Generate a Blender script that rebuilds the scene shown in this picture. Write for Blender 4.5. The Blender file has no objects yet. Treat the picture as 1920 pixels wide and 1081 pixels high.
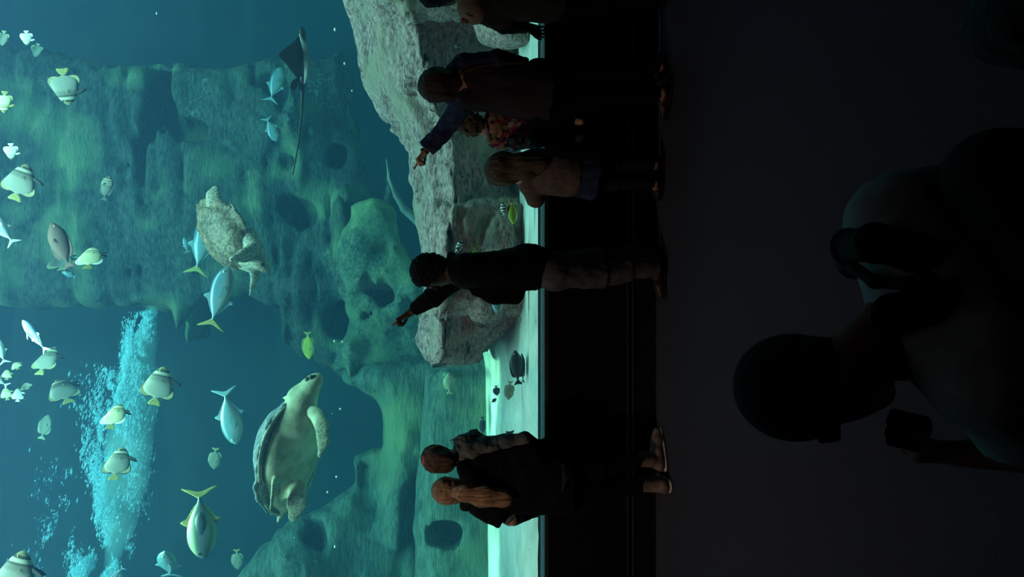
import bpy, math, random
import numpy as np
from mathutils import Vector, Matrix
from mathutils.geometry import tessellate_polygon
random.seed(7); rng = np.random.default_rng(7)
S = bpy.context.scene
COL = S.collection
# ------------------------------------------------------------------ camera: a phone held sideways-up, so the world's up is the frame's left
F_PX = 1500.0; H_CAM = 2.0; PITCH = math.atan(262.0/1500.0)
cp, sp = math.cos(PITCH), math.sin(PITCH)
LOOK = np.array([0, cp, -sp]); UPV = np.array([0, sp, cp]); XR = np.array([1.0, 0, 0])
EYE = np.array([0, 0, H_CAM])
def ray(x, y):
    return LOOK + UPV*((960-x)/F_PX) + XR*((540.5-y)/F_PX)
def P(x, y, Y):
    d = ray(x, y); return EYE + d*(Y/d[1])
def FL(x, y, z=0.0):
    d = ray(x, y); return EYE + d*((z-H_CAM)/d[2])
def px_at(p):
    return float(np.dot(np.asarray(p)-EYE, LOOK))/F_PX
IMG_R = -UPV; IMG_D = -XR; TOW = -LOOK          # frame right, frame down, towards the camera, as world vectors
def IV(r, d, t):
    return IMG_R*r + IMG_D*d + TOW*t
def unit(v):
    v = np.asarray(v, float); return v/ (np.linalg.norm(v)+1e-12)

# ------------------------------------------------------------------ noise
def _h(i, j, k, s):
    n = (i.astype(np.int64)*374761393 + j.astype(np.int64)*668265263 + k.astype(np.int64)*2147483647 + s*974711) & 0xffffffff
    n = ((n ^ (n >> 13))*1274126177) & 0xffffffff
    n = ((n ^ (n >> 16))*2246822519) & 0xffffffff
    return ((n ^ (n >> 15)) & 0xffff).astype(np.float32)/65535.0
def vnoise(p, s=0):
    p = np.asarray(p, np.float32); f = np.floor(p); i = f.astype(np.int64); t = p-f; t = t*t*(3-2*t)
    x, y, z = i[..., 0], i[..., 1], i[..., 2]; u, v, w = t[..., 0], t[..., 1], t[..., 2]
    r = 0
    for a in (0, 1):
        for b in (0, 1):
            for c in (0, 1):
                r = r + _h(x+a, y+b, z+c, s)*(u if a else 1-u)*(v if b else 1-v)*(w if c else 1-w)
    return r*2-1
def fbm(p, o=4, s=0, g=0.5):
    r = 0; a = 1.0; p = np.asarray(p, np.float32)
    for k in range(o):
        r = r + a*vnoise(p*(2.03**k), s+k*17); a *= g
    return r

# ------------------------------------------------------------------ mesh helpers
def mesh_np(name, V, Q, smooth=True):
    """V (n,3); Q list/array of faces (quads (m,4) array or list of tuples)"""
    me = bpy.data.meshes.new(name)
    V = np.asarray(V, np.float32)
    if isinstance(Q, np.ndarray):
        m, k = Q.shape
        me.vertices.add(len(V)); me.vertices.foreach_set('co', V.ravel())
        me.loops.add(m*k); me.loops.foreach_set('vertex_index', Q.astype(np.int32).ravel())
        me.polygons.add(m); me.polygons.foreach_set('loop_start', np.arange(0, m*k, k, dtype=np.int32))
        me.update(calc_edges=True); me.validate()
    else:
        me.from_pydata([tuple(map(float, v)) for v in V], [], [tuple(int(a) for a in q) for q in Q]); me.update()
    if smooth:
        me.polygons.foreach_set('use_smooth', np.ones(len(me.polygons), bool))
    return me
def obj(name, me, m=None, parent=None):
    o = bpy.data.objects.new(name, me); COL.objects.link(o)
    if m is not None:
        for q in (m if isinstance(m, (list, tuple)) else [m]): me.materials.append(q)
    if parent is not None: o.parent = parent
    return o
def tag(o, label=None, cat=None, group=None, kind=None):
    if label: o['label'] = label
    if cat: o['category'] = cat
    if group: o['group'] = group
    if kind: o['kind'] = kind
    return o
def empty(name, loc=(0, 0, 0)):
    o = bpy.data.objects.new(name, None); COL.objects.link(o); o.location = [float(a) for a in loc]; o.empty_display_size = 0.1
    return o
def part(name, me, m, root):
    """a mesh given in world coordinates, parented to an Empty that only has a location"""
    me.transform(Matrix.Translation(-Vector(root.location)))
    return obj(name, me, m, root)
def grid_faces(nu, nv, cu=False, cv=False):
    a = np.arange(nu if cu else nu-1); b = np.arange(nv if cv else nv-1)
    A, B = np.meshgrid(a, b, indexing='ij'); A2 = (A+1) % nu; B2 = (B+1) % nv
    return np.stack([A*nv+B, A2*nv+B, A2*nv+B2, A*nv+B2], -1).reshape(-1, 4)
def box_me(name, lo, hi):
    x0, y0, z0 = lo; x1, y1, z1 = hi
    V = [(x0, y0, z0), (x1, y0, z0), (x1, y1, z0), (x0, y1, z0), (x0, y0, z1), (x1, y0, z1), (x1, y1, z1), (x0, y1, z1)]
    Q = [(0, 3, 2, 1), (4, 5, 6, 7), (0, 1, 5, 4), (1, 2, 6, 5), (2, 3, 7, 6), (3, 0, 4, 7)]
    return mesh_np(name, V, Q, smooth=False)
def interp(t, pts):
    xs = [p[0] for p in pts]; ys = [p[1] for p in pts]
    return np.interp(t, xs, ys)
def sinterp(t, pts):
    """monotone-ish smooth interpolation through control points (Catmull-Rom in t)"""
    xs = np.array([p[0] for p in pts], float); ys = np.array([p[1] for p in pts], float)
    m = np.gradient(ys, xs); t = np.clip(np.asarray(t, float), xs[0], xs[-1])
    i = np.clip(np.searchsorted(xs, t, side='right')-1, 0, len(xs)-2)
    h = xs[i+1]-xs[i]; u = (t-xs[i])/h
    return (2*u**3-3*u**2+1)*ys[i]+(u**3-2*u**2+u)*h*m[i]+(-2*u**3+3*u**2)*ys[i+1]+(u**3-u**2)*h*m[i+1]

# ------------------------------------------------------------------ signed distance shapes -> one continuous surface
class Field:
    def __init__(s, h): s.h = h; s.pr = []
    def cap(s, a, b, ra, rb=None, k=0.02, flat=(0, 0), sq=None, op='u'):
        s.pr.append(('cap', np.array(a, float), np.array(b, float), ra, ra if rb is None else rb, k, flat, sq, op)); return s
    def ell(s, c, r, R=None, k=0.02, op='u'):
        s.pr.append(('ell', np.array(c, float), np.array(r, float), R, k, op)); return s
    def cut(s, p, n):
        """remove what lies beyond the plane through p with normal n"""
        s.pr.append(('cut', np.array(p, float), unit(n))); return s
    def chain(s, pts, rs, k=0.02, **kw):
        for i in range(len(pts)-1): s.cap(pts[i], pts[i+1], rs[i], rs[i+1], k, **kw)
        return s
    def bounds(s):
        lo = np.full(3, 1e9); hi = -lo
        for p in s.pr:
            if p[0] == 'cut' or p[-1] != 'u': continue
            if p[0] == 'cap':
                for q, r in ((p[1], p[3]), (p[2], p[4])): lo = np.minimum(lo, q-r); hi = np.maximum(hi, q+r)
            elif p[0] == 'ell':
                r = p[2].max(); lo = np.minimum(lo, p[1]-r); hi = np.maximum(hi, p[1]+r)
        return lo-4*s.h, hi+4*s.h
    def mesh(s, name='body', disp=None, relax=1):
        lo, hi = s.bounds(); h = s.h
        n = np.ceil((hi-lo)/h).astype(int)+1
        ax = [(lo[i]+h*np.arange(n[i])).astype(np.float32) for i in range(3)]
        Fv = np.full(n, 0.3, np.float32)
        for p in s.pr:
            if p[0] == 'cut':
                d = sum(((ax[i]-p[1][i])*p[2][i]).reshape([-1 if j == i else 1 for j in range(3)]) for i in range(3))
                np.maximum(Fv, d, out=Fv); continue
            if p[0] == 'cap':
                _, a, b, ra, rb, k, flat, sq, op = p; m = max(ra, rb)+k+4*h
                l2 = np.minimum(a, b)-m; h2 = np.maximum(a, b)+m
            else:
                _, c, r, R, k, op = p; m = r.max()+k+4*h; l2 = c-m; h2 = c+m
            i0 = np.clip(np.floor((l2-lo)/h).astype(int), 0, n); i1 = np.clip(np.ceil((h2-lo)/h).astype(int)+1, 0, n)
            if (i1 <= i0).any(): continue
            sl = tuple(slice(i0[q], i1[q]) for q in range(3))
            X = ax[0][sl[0]][:, None, None]; Y = ax[1][sl[1]][None, :, None]; Z = ax[2][sl[2]][None, None, :]
            if p[0] == 'cap':
                x, y, z = X-a[0], Y-a[1], Z-a[2]; ab = b-a
                if sq is not None:
                    nn, f = unit(sq[0]), sq[1]; dn = (x*nn[0]+y*nn[1]+z*nn[2])*(1.0/f-1.0)
                    x, y, z = x+nn[0]*dn, y+nn[1]*dn, z+nn[2]*dn; dm = ab@nn*(1.0/f-1.0); ab = ab+nn*dm
                L2 = float(ab@ab)+1e-12; u = (x*ab[0]+y*ab[1]+z*ab[2])/L2; t = np.clip(u, 0, 1)
                d = np.sqrt((x-t*ab[0])**2+(y-t*ab[1])**2+(z-t*ab[2])**2)-(ra+(rb-ra)*t)
                L = math.sqrt(L2)
                if flat[0]: d = np.maximum(d, -u*L)
                if flat[1]: d = np.maximum(d, (u-1)*L)
            else:
                x, y, z = X-c[0], Y-c[1], Z-c[2]
                if R is not None:
                    x, y, z = (R[i][0]*x+R[i][1]*y+R[i][2]*z for i in range(3))
                q = np.sqrt((x/r[0])**2+(y/r[1])**2+(z/r[2])**2); d = (q-1)*r.min()
            A = Fv[sl]
            if op == 'u':
                if k > 0:
                    w = np.clip(0.5+0.5*(A-d)/k, 0, 1); Fv[sl] = A+(d-A)*w-k*w*(1-w)
                else: Fv[sl] = np.minimum(A, d)
            else:
                kk = max(k, 1e-4); dd = -d; w = np.clip(0.5+0.5*(dd-A)/kk, 0, 1); Fv[sl] = A+(dd-A)*w+kk*w*(1-w)
        if disp is not None:
            nz = np.abs(Fv) < 6*h; I = np.argwhere(nz); pts = lo+I*h
            Fv[nz] += disp(pts.astype(np.float32))
        return nets(name, Fv, lo, h, relax)
def nets(name, Fv, lo, h, relax=1):
    for ax_ in range(3):
        for e in (0, -1):
            sl = [slice(None)]*3; sl[ax_] = e; Fv[tuple(sl)] = np.maximum(Fv[tuple(sl)], h)
    ins = Fv < 0; n = np.array(Fv.shape)
    c = np.zeros(n-1, np.int8)
    for a in (0, 1):
        for b in (0, 1):
            for d in (0, 1): c += ins[a:n[0]-1+a, b:n[1]-1+b, d:n[2]-1+d]
    I = np.argwhere((c > 0) & (c < 8)); idx = np.full(n-1, -1, np.int64); idx[I[:, 0], I[:, 1], I[:, 2]] = np.arange(len(I))
    cv = {}
    for a in (0, 1):
        for b in (0, 1):
            for d in (0, 1): cv[a, b, d] = Fv[I[:, 0]+a, I[:, 1]+b, I[:, 2]+d]
    acc = np.zeros((len(I), 3)); cnt = np.zeros(len(I))
    ks = list(cv)
    for k1 in ks:
        for ax_ in range(3):
            if k1[ax_]: continue
            k2 = list(k1); k2[ax_] = 1; k2 = tuple(k2); f1, f2 = cv[k1], cv[k2]; m = (f1 < 0) != (f2 < 0)
            t = np.where(m, f1/np.where(m, f1-f2, 1), 0); pt = np.tile(np.array(k1, float), (len(I), 1)); pt[:, ax_] = t
            acc += pt*m[:, None]; cnt += m
    V = lo+(I+acc/cnt[:, None])*h
    Q = []
    for ax_ in range(3):
        o1, o2 = [q for q in range(3) if q != ax_]
        s1 = [slice(1, -1)]*3; s1[ax_] = slice(0, -1); s2 = [slice(1, -1)]*3; s2[ax_] = slice(1, None)
        A, B = ins[tuple(s1)], ins[tuple(s2)]
        E = np.argwhere(A != B)
        if not len(E): continue
        av = A[E[:, 0], E[:, 1], E[:, 2]]; base = E.copy(); base[:, o1] += 1; base[:, o2] += 1
        g = []
        for da, db in ((-1, -1), (0, -1), (0, 0), (-1, 0)):
            q = base.copy(); q[:, o1] += da; q[:, o2] += db; g.append(idx[q[:, 0], q[:, 1], q[:, 2]])
        g = np.stack(g, 1)
        flip = av if ax_ != 1 else ~av
        g[~flip] = g[~flip][:, ::-1]; Q.append(g)
    Q = np.concatenate(Q); Q = Q[(Q >= 0).all(1)]
    for _ in range(relax):
        s_ = np.zeros_like(V); k_ = np.zeros(len(V))
        for i in range(4):
            np.add.at(s_, Q[:, i], V[Q[:, (i+1) % 4]]+V[Q[:, (i+3) % 4]]); np.add.at(k_, Q[:, i], 2)
        ok = k_ > 0; V[ok] = 0.5*V[ok]+0.5*s_[ok]/k_[ok][:, None]
    return mesh_np(name, V, Q)

# ------------------------------------------------------------------ materials
def lin(r, g, b):
    f = lambda c: (c/255/12.92) if c <= 10 else ((c/255+0.055)/1.055)**2.4
    return (f(r), f(g), f(b), 1)
class NT:
    def __init__(s, m):
        s.t = m.node_tree; s.t.nodes.clear()
    def n(s, typ, **kw):
        q = s.t.nodes.new(typ)
        for k, v in kw.items():
            if k in ('In',):
                for a, b in v.items(): q.inputs[a].default_value = b
            else: setattr(q, k, v)
        return q
    def l(s, a, b): s.t.links.new(a, b)
def mat(name, c1, c2=None, rough=0.7, scale=8.0, stretch=(1, 1, 1), bump=0.0, bscale=None, detail=4.0, spec=0.3, contrast=(0.35, 0.65), metal=0.0, sss=0.0, trans=0.0, sheen=0.0):
    m = bpy.data.materials.new(name); m.use_nodes = True; N = NT(m)
    out = N.n('ShaderNodeOutputMaterial'); b = N.n('ShaderNodeBsdfPrincipled'); N.l(b.outputs[0], out.inputs[0])
    b.inputs['Roughness'].default_value = rough; b.inputs['Specular IOR Level'].default_value = spec; b.inputs['Metallic'].default_value = metal
    if sheen: b.inputs['Sheen Weight'].default_value = sheen
    tc = N.n('ShaderNodeTexCoord'); mp = N.n('ShaderNodeMapping'); mp.inputs['Scale'].default_value = stretch; N.l(tc.outputs['Object'], mp.inputs[0])
    no = N.n('ShaderNodeTexNoise', In={'Scale': scale, 'Detail': detail, 'Roughness': 0.6}); N.l(mp.outputs[0], no.inputs['Vector'])
    if c2 is not None:
        r = N.n('ShaderNodeValToRGB'); r.color_ramp.elements[0].position, r.color_ramp.elements[1].position = contrast
        r.color_ramp.elements[0].color = c1; r.color_ramp.elements[1].color = c2
        N.l(no.outputs['Fac'], r.inputs[0]); N.l(r.outputs[0], b.inputs['Base Color'])
    else: b.inputs['Base Color'].default_value = c1
    if bump:
        bn = no
        if bscale:
            bn = N.n('ShaderNodeTexNoise', In={'Scale': bscale, 'Detail': 6.0, 'Roughness': 0.65}); N.l(mp.outputs[0], bn.inputs['Vector'])
        bu = N.n('ShaderNodeBump', In={'Strength': bump, 'Distance': 0.02}); N.l(bn.outputs['Fac'], bu.inputs['Height']); N.l(bu.outputs[0], b.inputs['Normal'])
    m['_p'] = 1
    return m
# ================================================================== camera
cam = bpy.data.cameras.new('camera'); cam.sensor_width = 36; cam.sensor_fit = 'HORIZONTAL'; cam.lens = F_PX/1920*36; cam.clip_end = 200; cam.clip_start = 0.02
co = bpy.data.objects.new('camera', cam); COL.objects.link(co); S.camera = co
M3 = np.stack([IMG_R, -IMG_D, TOW], 1)
mw = Matrix.Identity(4)
for i in range(3):
    for j in range(3): mw[i][j] = M3[i, j]
    mw[i][3] = EYE[i]
co.matrix_world = mw
S.view_settings.view_transform = 'Standard'; S.view_settings.look = 'None'; S.view_settings.gamma = 1.0; S.view_settings.use_curve_mapping = False
S.view_settings.exposure = 0.0
S.cycles.use_denoising = True; S.cycles.volume_bounces = 1; S.cycles.max_bounces = 6; S.cycles.diffuse_bounces = 4; S.cycles.transparent_max_bounces = 12
S.cycles.caustics_reflective = False; S.cycles.caustics_refractive = False
w = bpy.data.worlds.new('world'); S.world = w; w.use_nodes = True
w.node_tree.nodes['Background'].inputs[0].default_value = (0.6, 0.75, 1.0, 1); w.node_tree.nodes['Background'].inputs[1].default_value = 0.0

# ================================================================== room and tank shell
YW = 5.48; YG = 5.62; ZS = 0.81; SAND = 0.80; YB = 17.5; ZT = 9.0; XH = 9.0
def struct(name, me, m): return tag(obj(name, me, m), kind='structure')
def wavy(name, x0, x1, y0, y1, z, step, amp, sc, seed):
    xs = np.arange(x0, x1+step, step); ys = np.arange(y0, y1+step, step); A, B = np.meshgrid(xs, ys, indexing='ij')
    V = np.stack([A, B, np.zeros_like(A)], -1); V[..., 2] = z+amp*fbm(V*sc, 4, seed)
    return mesh_np(name, V.reshape(-1, 3), grid_faces(len(xs), len(ys)))
m_carpet = mat('carpet', lin(72, 70, 78), lin(50, 50, 58), rough=0.95, scale=160, bump=0.5, spec=0.1)
m_wall = mat('black_wall', lin(9, 9, 10), rough=0.8, spec=0.15)
m_sill = mat('slate_sill', lin(62, 84, 90), lin(52, 70, 76), rough=0.45, scale=30, spec=0.4)
m_metal = mat('steel_edge', lin(170, 168, 165), rough=0.35, metal=1.0)
m_conc = mat('tank_wall', lin(34, 40, 44), lin(22, 28, 31), rough=0.9, scale=1.2, stretch=(0.35, 1, 2.0), bump=0.4)
def sand_mat():
    m = bpy.data.materials.new('sand'); m.use_nodes = True; N = NT(m)
    out = N.n('ShaderNodeOutputMaterial'); b = N.n('ShaderNodeBsdfPrincipled'); N.l(b.outputs[0], out.inputs[0])
    b.inputs['Roughness'].default_value = 0.9; b.inputs['Specular IOR Level'].default_value = 0.1
    tc = N.n('ShaderNodeTexCoord'); no = N.n('ShaderNodeTexNoise', In={'Scale': 2.5, 'Detail': 8.0, 'Roughness': 0.6}); N.l(tc.outputs['Object'], no.inputs['Vector'])
    r = N.n('ShaderNodeValToRGB'); r.color_ramp.elements[0].position = 0.3; r.color_ramp.elements[1].position = 0.7
    r.color_ramp.elements[0].color = lin(150, 150, 142); r.color_ramp.elements[1].color = lin(196, 194, 184)
    N.l(no.outputs['Fac'], r.inputs[0])
    vo = N.n('ShaderNodeTexVoronoi', In={'Scale': 9.0, 'Randomness': 1.0}); N.l(tc.outputs['Object'], vo.inputs['Vector'])
    cr = N.n('ShaderNodeValToRGB'); cr.color_ramp.elements[0].position = 0.06; cr.color_ramp.elements[1].position = 0.1
    cr.color_ramp.elements[0].color = (0.25, 0.25, 0.22, 1); cr.color_ramp.elements[1].color = (1, 1, 1, 1); N.l(vo.outputs['Distance'], cr.inputs[0])
    mx = N.n('ShaderNodeMix', data_type='RGBA', blend_type='MULTIPLY'); mx.inputs[0].default_value = 0.8
    N.l(r.outputs[0], mx.inputs[6]); N.l(cr.outputs[0], mx.inputs[7]); N.l(mx.outputs[2], b.inputs['Base Color'])
    bu = N.n('ShaderNodeBump', In={'Strength': 0.4, 'Distance': 0.03}); N.l(no.outputs['Fac'], bu.inputs['Height']); N.l(bu.outputs[0], b.inputs['Normal'])
    return m
m_sand = sand_mat()
struct('floor', box_me('floor', (-6, -4, -0.12), (6, YW+0.02, 0)), m_carpet)
struct('ceiling', box_me('ceiling', (-6, -4, 7.0), (6, YG+0.2, 7.2)), m_wall)
struct('wall_left', box_me('wall_left', (-6.2, -4, -0.12), (-6, YG+0.2, 7.2)), m_wall)
struct('wall_right', box_me('wall_right', (6, -4, -0.12), (6.2, YG+0.2, 7.2)), m_wall)
struct('wall_back', box_me('wall_back', (-6.2, -4.2, -0.12), (6.2, -4, 7.2)), m_wall)
struct('wall_front', box_me('wall_front', (-6, YW, -0.12), (6, YG+0.19, ZS-0.02)), m_wall)
struct('trim_1', box_me('trim_1', (-6, YW, ZS-0.02), (6, YG+0.001, ZS)), m_sill)
tag(struct('trim_2', box_me('trim_2', (-6, YW-0.006, ZS-0.028), (6, YW, ZS+0.002)), m_metal), 'thin steel edge along the window sill')
for k, z0 in enumerate((0.165, 0.205)):
    struct('baseboard_front' if k == 0 else 'trim_3', box_me('rail', (-6, YW-0.012, z0), (6, YW, z0+0.008)), m_metal)
m_base = mat('skirting', lin(16, 16, 18), rough=0.6)
struct('baseboard_1', box_me('skirt', (-6, YW-0.015, 0), (6, YW, 0.15)), m_base)
# acrylic pane with its bonded joint
m_pane = bpy.data.materials.new('acrylic'); m_pane.use_nodes = True; N = NT(m_pane)
o_ = N.n('ShaderNodeOutputMaterial'); t_ = N.n('ShaderNodeBsdfTransparent'); t_.inputs[0].default_value = (0.975, 0.985, 0.985, 1); N.l(t_.outputs[0], o_.inputs[0])
m_joint = bpy.data.materials.new('acrylic_joint'); m_joint.use_nodes = True; N = NT(m_joint)
o_ = N.n('ShaderNodeOutputMaterial'); t_ = N.n('ShaderNodeBsdfTransparent'); t_.inputs[0].default_value = (1, 1, 1, 1)
d_ = N.n('ShaderNodeBsdfTranslucent'); d_.inputs[0].default_value = (0.7, 0.85, 0.9, 1); x_ = N.n('ShaderNodeMixShader'); x_.inputs[0].default_value = 0.03
N.l(t_.outputs[0], x_.inputs[1]); N.l(d_.outputs[0], x_.inputs[2]); N.l(x_.outputs[0], o_.inputs[0])
win = struct('window_1', box_me('pane', (-6, YG, ZS), (6, YG+0.16, 4.56)), m_pane)
xs_ = float(P(500, 533, YG)[0])
j_ = obj('joint', box_me('joint', (xs_-0.035, YG+0.01, ZS), (xs_+0.035, YG+0.15, 4.56)), m_joint, win)
# tank shell
YI = YG+0.17
struct('sand_bed', wavy('sand_bed', -XH, XH, YI-0.005, YB, SAND, 0.1, 0.025, np.array([0.9, 1.6, 1]), 3), m_sand)
def bumpy_wall(name, axis, pos, a0, a1, b0, b1, amp, seed):
    st = 0.25; a = np.arange(a0, a1+st, st); b = np.arange(b0, b1+st, st); A, B = np.meshgrid(a, b, indexing='ij')
    V = np.zeros(A.shape+(3,)); V[..., 1-axis] = A; V[..., 2] = B; V[..., axis] = pos
    V[..., axis] += amp*fbm(np.stack([V[..., 0]*0.5, V[..., 1]*0.5, V[..., 2]*0.9], -1), 4, seed)
    return mesh_np(name, V.reshape(-1, 3), grid_faces(len(a), len(b)))
struct('wall_tank_back', bumpy_wall('wall_tank_back', 1, YB, -XH-.5, XH+.5, -0.2, ZT, 0.5, 5), m_conc)
struct('wall_tank_left', bumpy_wall('wall_tank_left', 0, -XH, YI, YB+.5, -0.2, ZT, 0.3, 6), m_conc)
struct('wall_tank_right', bumpy_wall('wall_tank_right', 0, XH, YI, YB+.5, -0.2, ZT, 0.3, 7), m_conc)
struct('wall_tank_front', box_me('wall_tank_front', (-XH, YG+0.0, 4.56), (XH, YI, ZT)), m_conc)
struct('wall_tank_side', box_me('wall_tank_side', (-XH, YG+0.0, -0.1), (-6, YI, 4.56)), m_conc)
struct('wall_tank_corner', box_me('wall_tank_corner', (6, YG+0.0, -0.1), (XH, YI, 4.56)), m_conc)
# water: one clear body of water that scatters and absorbs the daylight
mwt = bpy.data.materials.new('water'); mwt.use_nodes = True; N = NT(mwt)
o_ = N.n('ShaderNodeOutputMaterial'); va = N.n('ShaderNodeVolumeAbsorption'); vs = N.n('ShaderNodeVolumeScatter'); ad = N.n('ShaderNodeAddShader')
WS = (0.009, 0.020, 0.034); WA = (0.20, 0.060, 0.052)
dS = max(WS); vs.inputs['Color'].default_value = (WS[0]/dS, WS[1]/dS, WS[2]/dS, 1); vs.inputs['Density'].default_value = dS; vs.inputs['Anisotropy'].default_value = 0.2
dA = 0.25; va.inputs['Color'].default_value = (1-WA[0]/dA, 1-WA[1]/dA, 1-WA[2]/dA, 1); va.inputs['Density'].default_value = dA
N.l(va.outputs[0], ad.inputs[0]); N.l(vs.outputs[0], ad.inputs[1]); N.l(ad.outputs[0], o_.inputs['Volume'])
ZSURF = 8.3
wo = obj('water', box_me('water', (-XH+.01, YI+0.001, SAND-0.4), (XH-.01, YB+.4, ZSURF)), mwt); tag(wo, kind='structure')

# ================================================================== light: daylight from the open roof over the tank, added fills in tank and hall, a warm hall spot
def lamp(name, typ, loc, energy, color, **kw):
    l = bpy.data.lights.new(name, typ); l.energy = energy; l.color = color
    for k, v in kw.items(): setattr(l, k, v)
    o = bpy.data.objects.new(name, l); COL.objects.link(o); o.location = loc; return o
def aim(o, d): o.rotation_euler = Vector(d).to_track_quat('-Z', 'Y').to_euler()
sun = lamp('sunlight', 'SUN', (0, 10, 20), 3.4, (1.0, 0.95, 0.68), angle=0.02); aim(sun, (0.10, 0.22, -1))
band = lamp('sand_strip_fill', 'AREA', (-3.3, 8.05, 8.25), 75, (0.85, 1.0, 0.62), shape='RECTANGLE', size=5.4, size_y=0.22, spread=math.radians(9)); aim(band, (0, 0, -1))  # added narrow lamp that brightens a strip of the sand
sky = lamp('skylight', 'AREA', (2.5, 11.5, 11.0), 270, (0.62, 0.92, 1.0), shape='RECTANGLE', size=12, size_y=11.5); aim(sky, (0, 0, -1))
near = lamp('front_tank_fill', 'AREA', (0, 5.99, 8.25), 1800, (0.88, 1.0, 0.93), shape='RECTANGLE', size=11, size_y=0.3); aim(near, (0, 0.12, -1))  # added fill behind the window for the grey rock and front sand
hall = lamp('hall_fill', 'AREA', (0, 2.5, 6.6), 4.0, (0.85, 0.93, 1.0), shape='RECTANGLE', size=3, size_y=3); aim(hall, (0, 0.1, -1))  # added dim fill for the floor and the visitors
warm = lamp('hall_spot', 'AREA', (-2.6, 3.0, 4.4), 13, (1.0, 0.80, 0.64), shape='DISK', size=0.35, spread=math.radians(110)); aim(warm, (1.2, 2.3, -3.4))
# ================================================================== rocks
def rock_mat(name, c1, c2, c3, scale=2.2, stretch=(0.4, 1, 1), bump=1.0, bdist=0.06, caustic_web=None):
    m = bpy.data.materials.new(name); m.use_nodes = True; N = NT(m)
    out = N.n('ShaderNodeOutputMaterial'); b = N.n('ShaderNodeBsdfPrincipled'); N.l(b.outputs[0], out.inputs[0])
    b.inputs['Roughness'].default_value = 0.9; b.inputs['Specular IOR Level'].default_value = 0.15
    tc = N.n('ShaderNodeTexCoord'); mp = N.n('ShaderNodeMapping'); mp.inputs['Scale'].default_value = stretch; N.l(tc.outputs['Object'], mp.inputs[0])
    n1 = N.n('ShaderNodeTexNoise', In={'Scale': scale, 'Detail': 8.0, 'Roughness': 0.65}); N.l(mp.outputs[0], n1.inputs['Vector'])
    n2 = N.n('ShaderNodeTexNoise', In={'Scale': scale*13, 'Detail': 8.0, 'Roughness': 0.7}); N.l(mp.outputs[0], n2.inputs['Vector'])
    n3 = N.n('ShaderNodeTexNoise', In={'Scale': scale*0.7, 'Detail': 3.0}); N.l(tc.outputs['Object'], n3.inputs['Vector'])
    r = N.n('ShaderNodeValToRGB'); r.color_ramp.elements[0].position = 0.36; r.color_ramp.elements[1].position = 0.62
    r.color_ramp.elements[0].color = c1; r.color_ramp.elements[1].color = c2; N.l(n2.outputs['Fac'], r.inputs[0])
    r3 = N.n('ShaderNodeValToRGB'); r3.color_ramp.elements[0].position = 0.5; r3.color_ramp.elements[1].position = 0.66; N.l(n3.outputs['Fac'], r3.inputs[0])
    mx = N.n('ShaderNodeMix', data_type='RGBA'); N.l(r3.outputs[0], mx.inputs[0]); N.l(r.outputs[0], mx.inputs[6]); mx.inputs[7].default_value = c3
    col = mx.outputs[2]
    if caustic_web:  # pale web painted into the colour as caustic light
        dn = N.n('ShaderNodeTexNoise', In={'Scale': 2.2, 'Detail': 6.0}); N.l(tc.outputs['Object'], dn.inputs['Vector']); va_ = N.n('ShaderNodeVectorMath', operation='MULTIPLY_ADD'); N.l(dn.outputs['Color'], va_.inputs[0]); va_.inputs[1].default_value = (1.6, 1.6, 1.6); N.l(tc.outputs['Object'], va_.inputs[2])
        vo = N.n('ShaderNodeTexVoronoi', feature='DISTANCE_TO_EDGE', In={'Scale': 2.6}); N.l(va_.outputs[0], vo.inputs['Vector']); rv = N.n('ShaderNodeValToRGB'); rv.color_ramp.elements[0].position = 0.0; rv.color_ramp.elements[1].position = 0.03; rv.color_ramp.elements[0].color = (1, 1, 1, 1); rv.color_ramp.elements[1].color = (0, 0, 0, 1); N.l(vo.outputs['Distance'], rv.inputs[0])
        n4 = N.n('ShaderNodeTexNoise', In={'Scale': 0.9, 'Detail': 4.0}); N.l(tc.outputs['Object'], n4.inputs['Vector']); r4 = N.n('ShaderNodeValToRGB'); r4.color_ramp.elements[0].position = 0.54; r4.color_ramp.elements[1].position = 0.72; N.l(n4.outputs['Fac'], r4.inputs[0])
        mu = N.n('ShaderNodeMath', operation='MULTIPLY'); N.l(rv.outputs[0], mu.inputs[0]); N.l(r4.outputs[0], mu.inputs[1]); m5 = N.n('ShaderNodeMix', data_type='RGBA'); N.l(mu.outputs[0], m5.inputs[0]); N.l(col, m5.inputs[6]); m5.inputs[7].default_value = caustic_web; col = m5.outputs[2]
    N.l(col, b.inputs['Base Color'])
    ma = N.n('ShaderNodeMath', operation='MULTIPLY_ADD'); ma.inputs[1].default_value = 0.45; N.l(n2.outputs['Fac'], ma.inputs[0]); N.l(n1.outputs['Fac'], ma.inputs[2])
    bu = N.n('ShaderNodeBump', In={'Strength': bump, 'Distance': bdist}); N.l(ma.outputs[0], bu.inputs['Height']); N.l(bu.outputs[0], b.inputs['Normal'])
    return m
m_rock = rock_mat('grey_rock', lin(96, 84, 82), lin(218, 178, 170), lin(172, 152, 134), scale=3.4, stretch=(0.4, 1, 1), bump=1.0, bdist=0.07)
m_reef = rock_mat('reef_rock', lin(46, 58, 58), lin(94, 108, 104), lin(136, 154, 118), scale=1.6, stretch=(0.5, 1, 1.3), bump=1.0, bdist=0.12, caustic_web=lin(196, 210, 170))  # algae patches and pale web also stand for caustic light
m_far = rock_mat('far_rock', lin(70, 90, 84), lin(110, 134, 122), lin(126, 146, 110), scale=1.2, stretch=(0.4, 1, 1.6), bump=1.0, bdist=0.12)

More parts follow.
